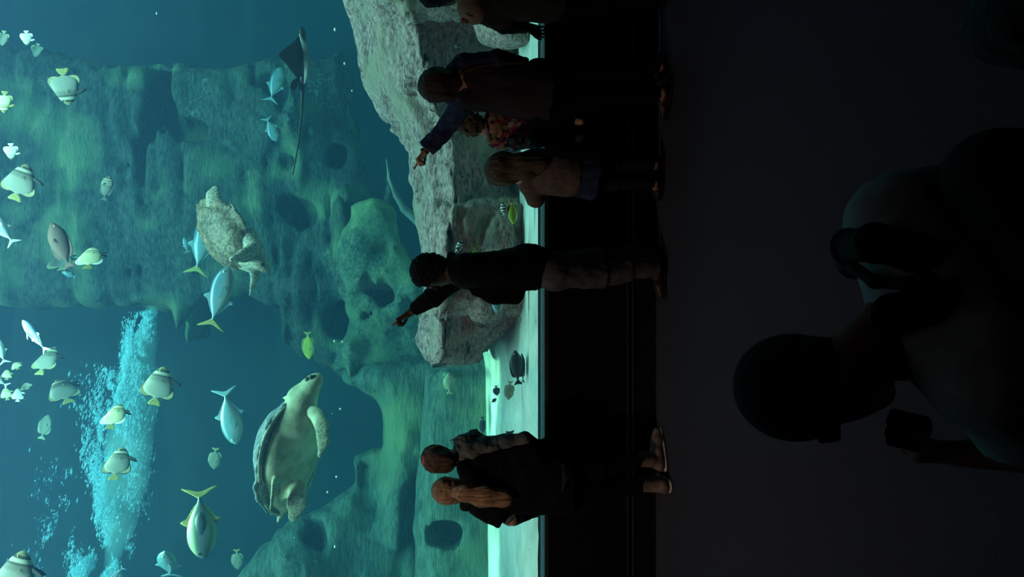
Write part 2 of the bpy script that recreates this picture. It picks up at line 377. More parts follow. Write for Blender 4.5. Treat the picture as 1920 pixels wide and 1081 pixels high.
# ---- the long grey rock behind the window, lofted from one section after another along its length
def boulder():
    Lx = [(-90, 640), (0, 643), (65, 663), (130, 672), (180, 692), (260, 742), (285, 764), (330, 769), (420, 779), (480, 797), (560, 797), (640, 790), (665, 800), (690, 818)]
    Rx = [(-90, 735), (0, 746), (60, 781), (180, 802), (270, 848), (330, 848), (385, 852), (420, 840), (500, 830), (600, 828), (670, 826), (690, 824)]
    Bx = [(-90, 1000), (0, 992), (80, 965), (250, 942), (305, 942), (345, 965), (385, 984), (560, 988), (588, 982), (606, 965), (626, 935), (650, 906), (690, 884)]
    ys = np.concatenate([np.linspace(-90, 660, 170), np.linspace(663, 684, 10)])
    rows = []; uv = []
    for y in ys:
        lx, rx, bx = (float(interp(y, q)) for q in (Lx, Rx, Bx))
        Yc = 6.42; Yt = 7.35; Yb = 6.75
        if bx > 940:
            Yb = min(float(FL(bx, y, SAND-0.02)[1]), 6.72)
        else: Yb = 6.72
        Yc = max(min(6.45, Yb-0.085), Yb-0.3)
        pt = P(lx, y, Yt); pc = P(rx, y, Yc); pb = P(bx, y, Yb); pm = P(0.45*rx+0.55*bx, y, 0.5*Yc+0.5*Yb)
        bz = min(pb[2], 9)-0.1
        back = np.array([pt[0], Yt+0.9, pt[2]-0.25]); bb = np.array([pt[0], Yt+0.9, bz]); bf = np.array([pb[0], Yb+0.2, bz])
        ctrl = [pt, 0.7*pt+0.3*pc+np.array([0, 0, .02]), 0.3*pt+0.7*pc+np.array([0, 0, .035]), pc, 0.8*pc+0.2*pm+np.array([0, .02, 0]), pm, pb, bf, bb, back]
        ctrl = np.array(ctrl); seg = [14, 18, 14, 6, 12, 18, 4, 8, 8, 8]; line = []; us = []
        for i, n in enumerate(seg):
            a, b = ctrl[i], ctrl[(i+1) % len(ctrl)]
            for t in np.arange(n)/n: line.append(a*(1-t)+b*t); us.append(i+t)
        rows.append(line); uv.append(us)
    V = np.array(rows); U = np.array(uv); nu, nv = V.shape[:2]
    Yp = np.repeat(ys[:, None], nv, 1)
    # outward normals
    du = np.gradient(V, axis=0); dv = np.roll(V, -1, 1)-np.roll(V, 1, 1); n = np.cross(du, dv); n /= np.linalg.norm(n, axis=-1, keepdims=True)+1e-9
    c = V.mean(1, keepdims=True)
    if ((V-c)*n).sum() < 0: n = -n
    q = V*np.array([0.9, 3.2, 3.2]); low = (U > 3.6) & (U < 6.5); d = np.where(low, 0.3, 1.0)*0.042*fbm(q, 5, 11)
    g = fbm(V*np.array([1.1, 6.5, 6.5])+9.3, 4, 23); d -= np.where(low, 0.35, 1.0)*0.07*np.clip(1-np.abs(g)*5.5, 0, 1)          # long cracks
    d += 0.018*fbm(V*np.array([9, 14, 14]), 3, 31)
    fade = np.clip((0.9-np.abs(U-0.0))/0.9, 0, 1)
    # hollows in the lit face
    def dent(y0, u0, ry, ru, dep):
        r = ((Yp-y0)/ry)**2+((U-u0)/ru)**2; return dep*np.clip(1-r, 0, 1)**0.5
    d -= dent(352, 0.95, 30, 0.28, 0.16); d -= dent(215, 2.35, 70, 0.3, 0.10); d -= dent(330, 2.1, 75, 0.28, 0.10); d -= dent(440, 2.0, 45, 0.15, 0.06)
    d += dent(480, 5.3, 90, 0.5, 0.08); d += dent(600, 5.0, 40, 0.5, 0.06)
    V = V+n*d[..., None]
    k = np.clip((684-ys)/14.0, 0, 1)**0.5; k = 0.75+0.25*k
    for i in range(nu):
        cc = V[i].mean(0); V[i] = cc+(V[i]-cc)*np.array([1, k[i], 1])
    W = V.reshape(-1, 3); Fq = grid_faces(nu, nv, cv=True)
    faces = [tuple(f) for f in Fq]
    e0, e1 = len(W), len(W)+1; W = np.concatenate([W, V[0].mean(0)[None], V[-1].mean(0)[None]+np.array([[-0.03, 0, 0]])])
    for j in range(nv):
        faces.append((e0, (j+1) % nv, j)); b = (nu-1)*nv; faces.append((e1, b+j, b+(j+1) % nv))
    me = mesh_np('boulder', W, faces)
    return me
bo = obj('rock_ledge', boulder(), m_rock); tag(bo, 'long weathered grey rock with cracked sunlit top just behind the viewing window', 'rock')

# ---- slabs of artificial reef: an outline with real depth, rounded and eroded
def poly_sdf(px, pz, poly):
    d = np.full(px.shape, 1e9); s = np.ones(px.shape); n = len(poly)
    for i in range(n):
        ax_, az = poly[i]; bx, bz = poly[i-1]
        ex, ez = bx-ax_, bz-az; wx, wz = px-ax_, pz-az; t = np.clip((wx*ex+wz*ez)/(ex*ex+ez*ez+1e-12), 0, 1)
        d = np.minimum(d, (wx-ex*t)**2+(wz-ez*t)**2)
        c1 = pz >= az; c2 = pz < bz; c3 = ex*wz > ez*wx
        m = (c1 & c2 & c3) | (~c1 & ~c2 & ~c3); s = np.where(m, -s, s)
    return s*np.sqrt(d)
def reef(name, pxpoly, Y0, thick, h, rnd, amp, seed, m, label, dents=(), lumps=(), nsc=(0.8, 0.8, 0.8), strata=0.0):
    pts = np.array([P(x, y, Y0) for x, y in pxpoly]); poly = [(p[0], p[2]) for p in pts]
    lo = np.array([pts[:, 0].min(), Y0-amp*2-0.3, pts[:, 2].min()])-0.3; hi = np.array([pts[:, 0].max(), Y0+thick+0.2, pts[:, 2].max()])+0.3
    n = np.ceil((hi-lo)/h).astype(int)+1
    X = lo[0]+h*np.arange(n[0]); Yv = lo[1]+h*np.arange(n[1]); Z = lo[2]+h*np.arange(n[2])
    A, B = np.meshgrid(X, Z, indexing='ij'); d2 = poly_sdf(A, B, poly)
    a = (d2+rnd)[:, None, :]; b = (np.abs(Yv-(Y0+thick/2))-thick/2+rnd)[None, :, None]
    Fv = np.minimum(np.maximum(a, b), 0)+np.sqrt(np.maximum(a, 0)**2+np.maximum(b, 0)**2)-rnd
    G = np.stack(np.meshgrid(X, Yv, Z, indexing='ij'), -1)
    WN = 0.45*fbm(G*np.array([2.2, 2.2, 2.6]), 3, seed+9)
    for (x, y, rx, ry, dep) in dents:
        c = P(x, y, Y0); s_ = px_at(c)
        r = np.sqrt(((G[..., 2]-c[2])/(rx*s_))**2+((G[..., 0]-c[0])/(ry*s_))**2+((G[..., 1]-c[1])/dep)**2)+WN
        Fv = np.maximum(Fv, (1-r)*min(rx*s_, ry*s_, dep))
    for (x, y, rx, ry, dep) in lumps:
        c = P(x, y, Y0); s_ = px_at(c)
        r = np.sqrt(((G[..., 2]-c[2])/(rx*s_))**2+((G[..., 0]-c[0])/(ry*s_))**2+((G[..., 1]-c[1])/dep)**2)
        dd = (r-1)*min(rx*s_, ry*s_, dep); kk = 0.15; w_ = np.clip(0.5+0.5*(Fv-dd)/kk, 0, 1); Fv = Fv+(dd-Fv)*w_-kk*w_*(1-w_)
    nz = np.abs(Fv) < amp*2.5+3*h; q = G[nz]
    nn = amp*fbm(q*np.array(nsc), 5, seed)
    if strata: nn += strata*np.clip(1-np.abs(fbm(q*np.array([0.7, 1.5, 4.5]), 3, seed+3))*4, 0, 1)
    Fv = Fv.astype(np.float32); Fv[nz] += nn
    o = obj(name, nets(name, Fv, lo, h, 1), m); tag(o, label, 'rock'); return o
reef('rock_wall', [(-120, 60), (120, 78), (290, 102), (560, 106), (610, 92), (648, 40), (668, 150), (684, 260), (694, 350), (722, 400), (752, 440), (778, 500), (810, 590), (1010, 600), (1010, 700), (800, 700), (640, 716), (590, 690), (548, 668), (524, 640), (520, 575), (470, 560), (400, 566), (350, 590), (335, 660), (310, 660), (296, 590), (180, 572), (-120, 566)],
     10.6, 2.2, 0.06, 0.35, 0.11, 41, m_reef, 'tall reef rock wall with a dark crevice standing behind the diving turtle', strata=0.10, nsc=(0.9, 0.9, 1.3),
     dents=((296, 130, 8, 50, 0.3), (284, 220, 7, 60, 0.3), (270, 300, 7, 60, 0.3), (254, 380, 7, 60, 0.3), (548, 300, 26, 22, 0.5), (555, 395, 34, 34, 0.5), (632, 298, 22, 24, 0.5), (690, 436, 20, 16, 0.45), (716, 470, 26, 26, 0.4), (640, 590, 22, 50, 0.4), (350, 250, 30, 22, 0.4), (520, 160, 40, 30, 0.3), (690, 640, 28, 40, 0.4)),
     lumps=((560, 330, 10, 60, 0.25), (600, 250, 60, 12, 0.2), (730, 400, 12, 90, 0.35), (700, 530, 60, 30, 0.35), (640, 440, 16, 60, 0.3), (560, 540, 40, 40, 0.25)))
m_but = rock_mat('algae_caustic_rock', lin(62, 82, 74), lin(120, 140, 122), lin(150, 170, 122), scale=1.8, stretch=(0.8, 1, 0.8), bump=1.0, bdist=0.12)  # paler tone paints caustic light over the algae
reef('reef_buttress', [(700, 372), (722, 392), (742, 430), (768, 480), (796, 560), (806, 640), (804, 692), (700, 704), (640, 692), (652, 600), (640, 520), (652, 440), (672, 392)], 9.75, 0.55, 0.05, 0.15, 0.17, 91, m_but, 'algae covered reef buttress painted bright for caustic light above the pointing hands', nsc=(2.2, 2.2, 2.6), dents=((690, 436, 18, 16, .4), (718, 468, 24, 24, .4), (690, 600, 20, 30, .4), (740, 560, 16, 22, .35)))
reef('reef_terrace', [(1010, 655), (800, 668), (700, 690), (652, 718), (700, 745), (718, 785), (714, 848), (662, 848), (646, 872), (660, 926), (620, 962), (552, 986), (512, 1004), (470, 1050), (420, 1110), (420, 1200), (1010, 1200)],
     9.45, 0.75, 0.06, 0.3, 0.13, 57, m_far, 'low reef terrace below the rising turtle with a squared notch in its edge', strata=0.05, nsc=(1.0, 1.0, 1.4),
     dents=((590, 1030, 30, 40, 0.4), (690, 960, 20, 60, 0.3)), lumps=((560, 1060, 40, 30, 0.3), (740, 900, 20, 80, 0.2)))
reef('reef_step', [(1015, 640), (915, 648), (840, 668), (790, 690), (782, 800), (790, 900), (784, 1000), (782, 1200), (1015, 1200)],
     8.45, 0.75, 0.05, 0.25, 0.10, 63, m_far, 'smooth rock step along the back of the sand strip', dents=((838, 1005, 40, 30, 0.5),), lumps=((840, 700, 40, 26, 0.3),))
reef('reef_boulder', [(896, 20), (925, 14), (960, 30), (990, 44), (1006, 56), (1000, 74), (975, 78), (945, 70), (915, 58)], 6.0, 0.28, 0.03, 0.08, 0.05, 71, m_rock, 'small pitted rock on the sand beneath the olive jacket sleeve', nsc=(3, 3, 3))
# ================================================================== fish
def ramp_mat(name, axis, stops, rough=0.6, spec=0.2, noise=0.0, axis2=None, stops2=None, bump=0.0, metal=0.0):
    """colour bands on the fish: a ramp along its own length (X) or height (Z)"""
    m = bpy.data.materials.new(name); m.use_nodes = True; N = NT(m)
    out = N.n('ShaderNodeOutputMaterial'); b = N.n('ShaderNodeBsdfPrincipled'); N.l(b.outputs[0], out.inputs[0])
    b.inputs['Roughness'].default_value = rough; b.inputs['Specular IOR Level'].default_value = spec; b.inputs['Metallic'].default_value = metal
    tc = N.n('ShaderNodeTexCoord'); sx = N.n('ShaderNodeSeparateXYZ'); N.l(tc.outputs['Object'], sx.inputs[0])
    no = N.n('ShaderNodeTexNoise', In={'Scale': 14.0, 'Detail': 3.0}); N.l(tc.outputs['Object'], no.inputs['Vector'])
    def rampn(ax_, st):
        ma = N.n('ShaderNodeMath', operation='MULTIPLY_ADD'); ma.inputs[1].default_value = 1.0; ma.inputs[2].default_value = 0.5; N.l(sx.outputs[ax_], ma.inputs[0])
        src = ma
        if noise:
            m2 = N.n('ShaderNodeMath', operation='MULTIPLY_ADD'); m2.inputs[1].default_value = noise; N.l(no.outputs['Fac'], m2.inputs[0]); N.l(ma.outputs[0], m2.inputs[2]); src = m2
        r = N.n('ShaderNodeValToRGB')
        while len(r.color_ramp.elements) < len(st): r.color_ramp.elements.new(0.5)
        for e, (p, c) in zip(r.color_ramp.elements, st): e.position = p; e.color = c
        N.l(src.outputs[0], r.inputs[0]); return r
    r = rampn(axis, stops); col = r.outputs[0]
    if axis2:
        r2 = rampn(axis2, stops2); mx = N.n('ShaderNodeMix', data_type='RGBA', blend_type='MULTIPLY'); mx.inputs[0].default_value = 1.0
        N.l(col, mx.inputs[6]); N.l(r2.outputs[0], mx.inputs[7]); col = mx.outputs[2]
    N.l(col, b.inputs['Base Color'])
    if bump:
        vo = N.n('ShaderNodeTexVoronoi', In={'Scale': 60.0}); N.l(tc.outputs['Object'], vo.inputs['Vector'])
        bu = N.n('ShaderNodeBump', In={'Strength': bump, 'Distance': 0.01}); N.l(vo.outputs['Distance'], bu.inputs['Height']); N.l(bu.outputs[0], b.inputs['Normal'])
    return m
G_ = lin(150, 156, 148); D_ = lin(62, 62, 54); Yl = lin(214, 206, 120); W_ = lin(226, 226, 214)
def bat_body(nm, base, dark, pale):
    mid = tuple(0.55*a_+0.45*b_ for a_, b_ in zip(base, dark))
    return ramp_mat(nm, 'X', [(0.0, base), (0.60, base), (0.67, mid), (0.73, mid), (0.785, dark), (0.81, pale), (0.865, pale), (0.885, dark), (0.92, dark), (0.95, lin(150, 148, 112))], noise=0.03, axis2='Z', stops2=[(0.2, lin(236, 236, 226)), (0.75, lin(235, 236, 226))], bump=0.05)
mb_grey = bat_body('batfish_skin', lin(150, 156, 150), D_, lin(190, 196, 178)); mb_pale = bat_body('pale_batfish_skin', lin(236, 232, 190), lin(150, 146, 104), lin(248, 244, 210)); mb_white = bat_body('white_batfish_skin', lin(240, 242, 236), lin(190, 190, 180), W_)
m_finy = mat('yellow_fin', lin(170, 168, 96), lin(124, 128, 80), rough=0.5, scale=9, stretch=(4, 1, 0.6)); m_fing = mat('grey_green_fin', lin(176, 178, 130), lin(128, 134, 110), rough=0.5, scale=9, stretch=(4, 1, 0.6))
m_find = mat('dark_fin', lin(24, 24, 26), rough=0.5); m_eye = mat('fish_eye', lin(14, 14, 14), rough=0.15, spec=0.6); m_iris = mat('iris', lin(216, 206, 140), rough=0.3)
m_jack = ramp_mat('jack_skin', 'Z', [(0.36, lin(150, 164, 156)), (0.48, lin(128, 154, 158)), (0.56, lin(92, 134, 150)), (0.66, lin(64, 98, 118))], rough=0.3, spec=0.6, metal=0.1, noise=0.02)
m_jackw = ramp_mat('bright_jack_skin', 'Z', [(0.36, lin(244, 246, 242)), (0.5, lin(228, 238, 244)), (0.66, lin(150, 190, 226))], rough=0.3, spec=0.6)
m_gold = ramp_mat('golden_jack_skin', 'Z', [(0.30, lin(150, 160, 120)), (0.40, lin(128, 140, 112)), (0.455, lin(84, 100, 98)), (0.56, lin(80, 96, 96)), (0.60, lin(138, 150, 120)), (0.70, lin(160, 168, 124))], rough=0.35, spec=0.5, noise=0.02)  # dark middle band paints flank shade into the skin
m_brown = ramp_mat('brown_surgeon_skin', 'Z', [(0.25, lin(124, 104, 92)), (0.5, lin(96, 76, 68)), (0.75, lin(66, 54, 52))], rough=0.5, noise=0.04)
m_dsail = ramp_mat('striped_tang_skin', 'X', [(0.1, lin(70, 76, 72)), (0.45, lin(96, 100, 90)), (0.60, lin(90, 94, 84)), (0.62, lin(160, 160, 130)), (0.66, lin(70, 74, 70)), (0.70, lin(160, 160, 130)), (0.74, lin(66, 70, 68)), (0.80, lin(150, 150, 124)), (0.86, lin(60, 64, 62))], rough=0.5)
m_slate = ramp_mat('slate_surgeon_skin', 'Z', [(0.25, lin(70, 78, 82)), (0.75, lin(44, 50, 56))], rough=0.5, noise=0.04)
m_yel = ramp_mat('yellow_snapper_skin', 'Z', [(0.3, lin(216, 216, 150)), (0.5, lin(196, 196, 70)), (0.7, lin(120, 130, 60))], rough=0.4)
m_grf = ramp_mat('grey_bream_skin', 'Z', [(0.3, lin(170, 170, 150)), (0.5, lin(136, 138, 122)), (0.7, lin(92, 96, 90))], rough=0.5, noise=0.05)
m_strp = ramp_mat('banded_damsel_skin', 'X', [(0.08, lin(220, 226, 220)), (0.24, lin(220, 226, 220)), (0.25, lin(20, 22, 24)), (0.33, lin(20, 22, 24)), (0.34, lin(224, 230, 224)), (0.44, lin(224, 230, 224)), (0.45, lin(20, 22, 24)), (0.54, lin(20, 22, 24)), (0.55, lin(224, 230, 224)), (0.66, lin(224, 230, 224)), (0.67, lin(20, 22, 24)), (0.76, lin(20, 22, 24)), (0.77, lin(224, 230, 224)), (0.86, lin(224, 230, 224)), (0.87, lin(40, 42, 44))])
for _m in (m_strp, m_dsail): 
    for _n in _m.node_tree.nodes:
        if _n.type == 'VALTORGB': _n.color_ramp.interpolation = 'LINEAR'
def spot_mat():
    m = bpy.data.materials.new('spotted_boxfish_skin'); m.use_nodes = True; N = NT(m); out = N.n('ShaderNodeOutputMaterial'); b = N.n('ShaderNodeBsdfPrincipled'); N.l(b.outputs[0], out.inputs[0])
    tc = N.n('ShaderNodeTexCoord'); v = N.n('ShaderNodeTexVoronoi', In={'Scale': 9.0, 'Randomness': 0.5}); N.l(tc.outputs['Object'], v.inputs['Vector'])
    r = N.n('ShaderNodeValToRGB'); r.color_ramp.elements[0].position = 0.38; r.color_ramp.elements[1].position = 0.44; r.color_ramp.elements[0].color = lin(236, 240, 226); r.color_ramp.elements[1].color = lin(24, 30, 40)
    N.l(v.outputs['Distance'], r.inputs[0]); N.l(r.outputs[0], b.inputs['Base Color']); return m
m_spot = spot_mat()

def fish_body(top, bot, wid, n=40, k=20):
    x0, x1 = top[0][0], top[-1][0]
    t = 0.5-0.5*np.cos(np.pi*np.arange(n)/(n-1)); xs = x0+(x1-x0)*t
    tp = np.maximum(sinterp(xs, top), 0.002); bt = np.minimum(sinterp(xs, bot), -0.002); wd = np.maximum(sinterp(xs, wid), 0.002)
    a = 2*np.pi*np.arange(k)/k; ca, sa = np.cos(a), np.sin(a)
    V = np.zeros((n, k, 3)); V[..., 0] = xs[:, None]
    V[..., 1] = wd[:, None]*np.sign(ca)*np.abs(ca)**0.9; V[..., 2] = np.where(sa > 0, sa*tp[:, None], -sa*bt[:, None])
    W = V.reshape(-1, 3); f = [tuple(q) for q in grid_faces(n, k, cv=True)]
    c0, c1 = len(W), len(W)+1; W = np.concatenate([W, [[x0-1e-3, 0, (tp[0]+bt[0])/2]], [[x1+1e-3, 0, (tp[-1]+bt[-1])/2]]])
    for j in range(k):
        f.append((c0, j, (j+1) % k)); b = (n-1)*k; f.append((c1, b+(j+1) % k, b+j))
    return mesh_np('fish_body', W, f)
def smooth_closed(pts, it=2):
    p = np.array(pts, float)
    for _ in range(it):
        q = np.roll(p, -1, 0); p = np.stack([0.75*p+0.25*q, 0.25*p+0.75*q], 1).reshape(-1, p.shape[1])
    return p
def fin(pts, th=0.008, it=2, bend=0.0, M=None, rim=0.8):
    """a fin: its outline in the fish's own side plane, with thickness, tapering to the edge"""
    o = smooth_closed(pts, it); n = len(o); c = o.mean(0); inn = c+(o-c)*rim
    V = [(p[0], 0, p[1]) for p in o]+[(p[0], th, p[1]) for p in inn]+[(p[0], -th, p[1]) for p in inn]
    f = []
    for i in range(n):
        j = (i+1) % n; f += [(i, j, n+j, n+i), (j, i, 2*n+i, 2*n+j)]
    tri = tessellate_polygon([[Vector((p[0], p[1], 0)) for p in inn]])
    for t in tri: f += [(n+t[0], n+t[1], n+t[2]), (2*n+t[2], 2*n+t[1], 2*n+t[0])]
    V = np.array(V)
    if bend: V[:, 1] += bend*(V[:, 0]+0.3)**2
    if M is not None: V = V@np.array(M).T
    me = mesh_np('fin', V, f, smooth=False)
    import bmesh
    bm = bmesh.new(); bm.from_mesh(me); bmesh.ops.recalc_face_normals(bm, faces=bm.faces); bm.to_mesh(me); bm.free()
    if rim > 0.85: me.polygons.foreach_set('material_index', [1 if k < 2*n else 0 for k in range(len(me.polygons))])
    return me
def sphere_me(c, r, n=10, k=14):
    th = np.linspace(0, np.pi, n); ph = 2*np.pi*np.arange(k)/k; A, B = np.meshgrid(th, ph, indexing='ij')
    r = np.broadcast_to(np.asarray(r, float), (3,))
    V = np.stack([np.cos(A)*r[0], np.sin(A)*np.cos(B)*r[1], np.sin(A)*np.sin(B)*r[2]], -1).reshape(-1, 3)+np.asarray(c)
    return mesh_np('ball', V, grid_faces(n, k, cv=True))
def pect(x, y, z, L, s):
    o = smooth_closed([(0, .02), (-.3*L, .10*L), (-L, .02*L), (-.8*L, -.18*L), (-.3*L, -.2*L), (0, -.05*L)], 2); n = len(o)
    V = []
    for d in (0.004, -0.004):
        for p in o: V.append((x+p[0]*0.85, s*(y+abs(p[0])*0.45+d), z+p[1]))
    f = [tuple(range(n)), tuple(range(2*n-1, n-1, -1))]+[(i, n+i, n+(i+1) % n, (i+1) % n) for i in range(n)]
    return mesh_np('pectoral', np.array(V), f, smooth=False)
BAT = dict(top=[(-.31, .04), (-.285, .10), (-.23, .28), (-.13, .395), (.0, .385), (.13, .34), (.27, .265), (.38, .185), (.45, .11), (.49, .05), (.5, .01)],
           bot=[(-.31, -.04), (-.285, -.09), (-.23, -.25), (-.13, -.36), (.0, -.365), (.13, -.335), (.27, -.26), (.38, -.175), (.45, -.095), (.49, -.035), (.5, -.01)],
           wid=[(-.31, .012), (-.2, .035), (.0, .078), (.2, .085), (.36, .065), (.46, .035), (.5, .01)])
JACK = dict(top=[(-.36, .02), (-.3, .028), (-.2, .075), (-.05, .14), (.12, .175), (.28, .165), (.4, .115), (.47, .06), (.5, .015)],
            bot=[(-.36, -.02), (-.3, -.025), (-.2, -.07), (-.05, -.135), (.12, -.17), (.28, -.155), (.4, -.10), (.47, -.05), (.5, -.01)],
            wid=[(-.36, .02), (-.3, .022), (-.15, .045), (.1, .075), (.3, .072), (.43, .045), (.5, .012)])
OVAL = dict(top=[(-.36, .025), (-.3, .04), (-.2, .12), (-.02, .19), (.15, .215), (.3, .185), (.42, .10), (.48, .045), (.5, .01)],
            bot=[(-.36, -.025), (-.3, -.04), (-.2, -.12), (-.02, -.19), (.15, -.21), (.3, -.17), (.42, -.085), (.48, -.035), (.5, -.01)],
            wid=[(-.36, .014), (-.2, .04), (.05, .07), (.25, .07), (.42, .045), (.5, .01)])
T_BAT = [(-.29, .04), (-.40, .15), (-.50, .19), (-.475, .0), (-.50, -.19), (-.40, -.15), (-.29, -.04)]
T_FORK = [(-.335, .02), (-.39, .08), (-.50, .235), (-.485, .15), (-.415, .0), (-.485, -.15), (-.50, -.235), (-.39, -.08), (-.335, -.02)]
T_LUN = [(-.335, .03), (-.41, .10), (-.50, .17), (-.455, .0), (-.50, -.17), (-.41, -.10), (-.335, -.03)]
def make(kind, name, mb, mf, mt=None, big=True, md=None, md2=None):
    r = empty(name); sp_ = dict(bat=BAT, jack=JACK, oval=OVAL)[kind]; mt = mt or mf
    obj('body', fish_body(**sp_), mb, r)
    if kind == 'bat':
        obj('tail_fin', fin(T_BAT, .008), mt, r)
        obj('dorsal_fin', fin([(.24, .25), (.10, .37), (-.05, .455), (-.19, .49), (-.28, .43), (-.315, .30), (-.295, .14), (-.27, .06), (-.16, .2), (.1, .24)], .010, rim=.89), [mf, md2 or mf], r)
        obj('anal_fin', fin([(.12, -.26), (-.02, -.39), (-.15, -.455), (-.27, -.42), (-.31, -.28), (-.295, -.12), (-.27, -.06), (-.16, -.2), (.05, -.24)], .010, rim=.89), [mf, md2 or mf], r)
        for s in (1, -1): obj('pelvic_fin', fin([(.24, -.26), (.20, -.42), (.13, -.56), (.09, -.52), (.12, -.38), (.16, -.25)], .010, M=[[1, 0, 0], [0, 1, -.12*s], [0, 0, 1]]), md or m_find, r)
    elif kind == 'jack':
        obj('tail_fin', fin(T_FORK, .010), mt, r)
        obj('dorsal_fin', fin([(.06, .15), (.0, .235), (-.03, .245), (-.045, .18), (-.16, .115), (-.29, .035), (-.2, .05), (-.05, .11)], .007), mf, r)
        obj('anal_fin', fin([(.04, -.15), (-.02, -.225), (-.05, -.235), (-.06, -.18), (-.17, -.11), (-.29, -.03), (-.2, -.05), (-.05, -.11)], .007), mf, r)
    else:
        obj('tail_fin', fin(T_LUN, .010), mt, r)
        obj('dorsal_fin', fin([(.3, .16), (.18, .245), (-.05, .245), (-.22, .205), (-.28, .12), (-.25, .06), (-.1, .13), (.1, .17)], .008), mf, r)
        obj('anal_fin', fin([(.12, -.17), (.0, -.235), (-.15, -.225), (-.25, -.17), (-.28, -.09), (-.24, -.06), (-.1, -.13)], .008), mf, r)
    if big:
        ex, ez, ey = dict(bat=(.40, .075, .048), jack=(.41, .03, .045), oval=(.40, .06, .038))[kind]
        for s in (1, -1):
            e = obj('eye', sphere_me((ex, s*ey, ez), (.022, .014, .022)), m_iris, r); obj('pupil', sphere_me((ex+.001, s*(ey+.006), ez), (.012, .010, .012)), m_eye, e)
            obj('pectoral_fin', pect(dict(bat=.2, jack=.2, oval=.2)[kind], dict(bat=.075, jack=.068, oval=.06)[kind], -.04, dict(bat=.15, jack=.24, oval=.17)[kind], s), mf, r)
    return r
def copy_tree(o, parent=None):
    c = o.copy(); COL.objects.link(c)
    if parent is not None: c.parent = parent
    for ch in o.children: copy_tree(ch, c)
    return c
PROTO = {}
def fish(key, hx, hy, tx, ty, Y, label, cat='fish', dY=0.0, hs=1.0, ws=1.0, dv=(-1, 0, 0.15), group=None):
    src, used = PROTO[key]
    if used: r = copy_tree(src)
    else: r = src; PROTO[key][1] = True
    a, b = P(hx, hy, Y-dY/2), P(tx, ty, Y+dY/2); A = unit(a-b); L = np.linalg.norm(a-b); U = IV(*dv); U = unit(U-A*(U@A)); T = np.cross(U, A); c = (a+b)/2
    M = Matrix.Identity(4)
    for i in range(3):
        M[i][0] = A[i]*L; M[i][1] = T[i]*L*ws; M[i][2] = U[i]*L*hs; M[i][3] = c[i]
    r.matrix_world = M; tag(r, label, cat, group); 
    if not group and 'group' in r: del r['group']
    return r
def proto(key, *a, **k): PROTO[key] = [make(*a, **k), False]
m_finw = mat('white_fin', lin(240, 240, 226), rough=0.5); m_finb = mat('blue_grey_fin', lin(120, 156, 164), rough=0.5); m_fbr = mat('brown_fin', lin(110, 84, 74), lin(80, 60, 56), rough=0.5); m_fsl = mat('slate_fin', lin(52, 58, 64), rough=0.5)
proto('bat', 'bat', 'batfish', mb_grey, m_fing, m_finy, md2=m_find); proto('batp', 'bat', 'batfish', mb_pale, m_finw, m_finy); proto('batw', 'bat', 'batfish', mb_white, m_finw, m_finw, md=m_finw)
proto('batpv', 'bat', 'batfish', mb_pale, m_fing, m_finy, big=False, md=m_finy); proto('batwv', 'bat', 'batfish', mb_white, m_finw, m_finw, big=False, md=m_finw); proto('batgv', 'bat', 'batfish', m_grf, m_fing, m_fing, big=False)
proto('jack', 'jack', 'trevally', m_jack, m_finb, m_finy); proto('jackb', 'jack', 'trevally', m_jack, m_finb, m_finb); proto('jackw', 'jack', 'trevally', m_jackw, m_finw, m_finw); proto('jackg', 'jack', 'trevally', m_gold, m_finy, m_finy, big=False); proto('jacks', 'jack', 'trevally', m_jack, m_finb, m_finb, big=False)
proto('brown', 'oval', 'surgeonfish', m_brown, m_fbr); proto('tang', 'oval', 'surgeonfish', m_dsail, m_fsl); proto('slate', 'oval', 'surgeonfish', m_slate, m_fsl); proto('yel', 'oval', 'snapper', m_yel, m_finy); proto('bream', 'oval', 'bream', m_grf, m_fing, m_finy); proto('greyo', 'oval', 'bream', m_grf, m_fing, m_fing); proto('damsel', 'oval', 'damselfish', m_strp, m_finw); proto('box', 'oval', 'boxfish', m_spot, m_fsl)
BG, JG, SG = 'batfish near the water surface', 'trevallies in open water', 'small fish over the sand'
# batfish
fish('bat', 130, 197, 116, 127, 8.0, 'grey batfish swimming alone beside the faint top corner of the reef wall', group=BG, hs=0.93, dY=-0.06)
fish('bat', 52, 308, 26, 376, 7.8, 'grey batfish with two dark face bands nearest the pale little batfish with spread fins', group=BG, hs=0.98, dv=(-1, -.3, .1))
fish('bat', 104, 650, 72, 703, 8.4, 'grey batfish whose back touches the tail of the white trevally', group=BG, dY=-0.22, hs=0.82, dv=(-1, .25, .1))
fish('bat', 108, 711, 130, 756, 8.4, 'blue grey batfish with a low slanted back and a dark fin held out', group=BG, dY=-0.26, hs=0.80, dv=(-1, -.1, .2))
fish('bat', 309, 687, 288, 760, 7.9, 'grey batfish with yellow tail swimming clear of the bubble plume', group=BG, hs=0.92, dY=-0.05)
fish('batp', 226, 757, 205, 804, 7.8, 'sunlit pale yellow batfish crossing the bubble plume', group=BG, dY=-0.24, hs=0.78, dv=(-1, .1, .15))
fish('bat', 231, 838, 212, 900, 7.9, 'dark banded grey batfish crossing the bubble plume below the sunlit one', group=BG, dY=-0.2, hs=0.86)
fish('bat', 46, 1032, 18, 1128, 7.2, 'large banded batfish with long black pelvic fin cut by the frame edge', group=BG, hs=0.9, dv=(-1, .05, .1))
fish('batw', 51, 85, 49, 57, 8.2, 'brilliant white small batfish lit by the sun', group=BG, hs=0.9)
fish('batgv', 66, 107, 72, 81, 10.2, 'faint grey small batfish under the brilliant white one', group=BG, hs=0.85)
fish('batgv', 4, 86, 8, 57, 9.0, 'dim grey batfish half cut off beside the brilliant white one', group=BG, hs=0.8)
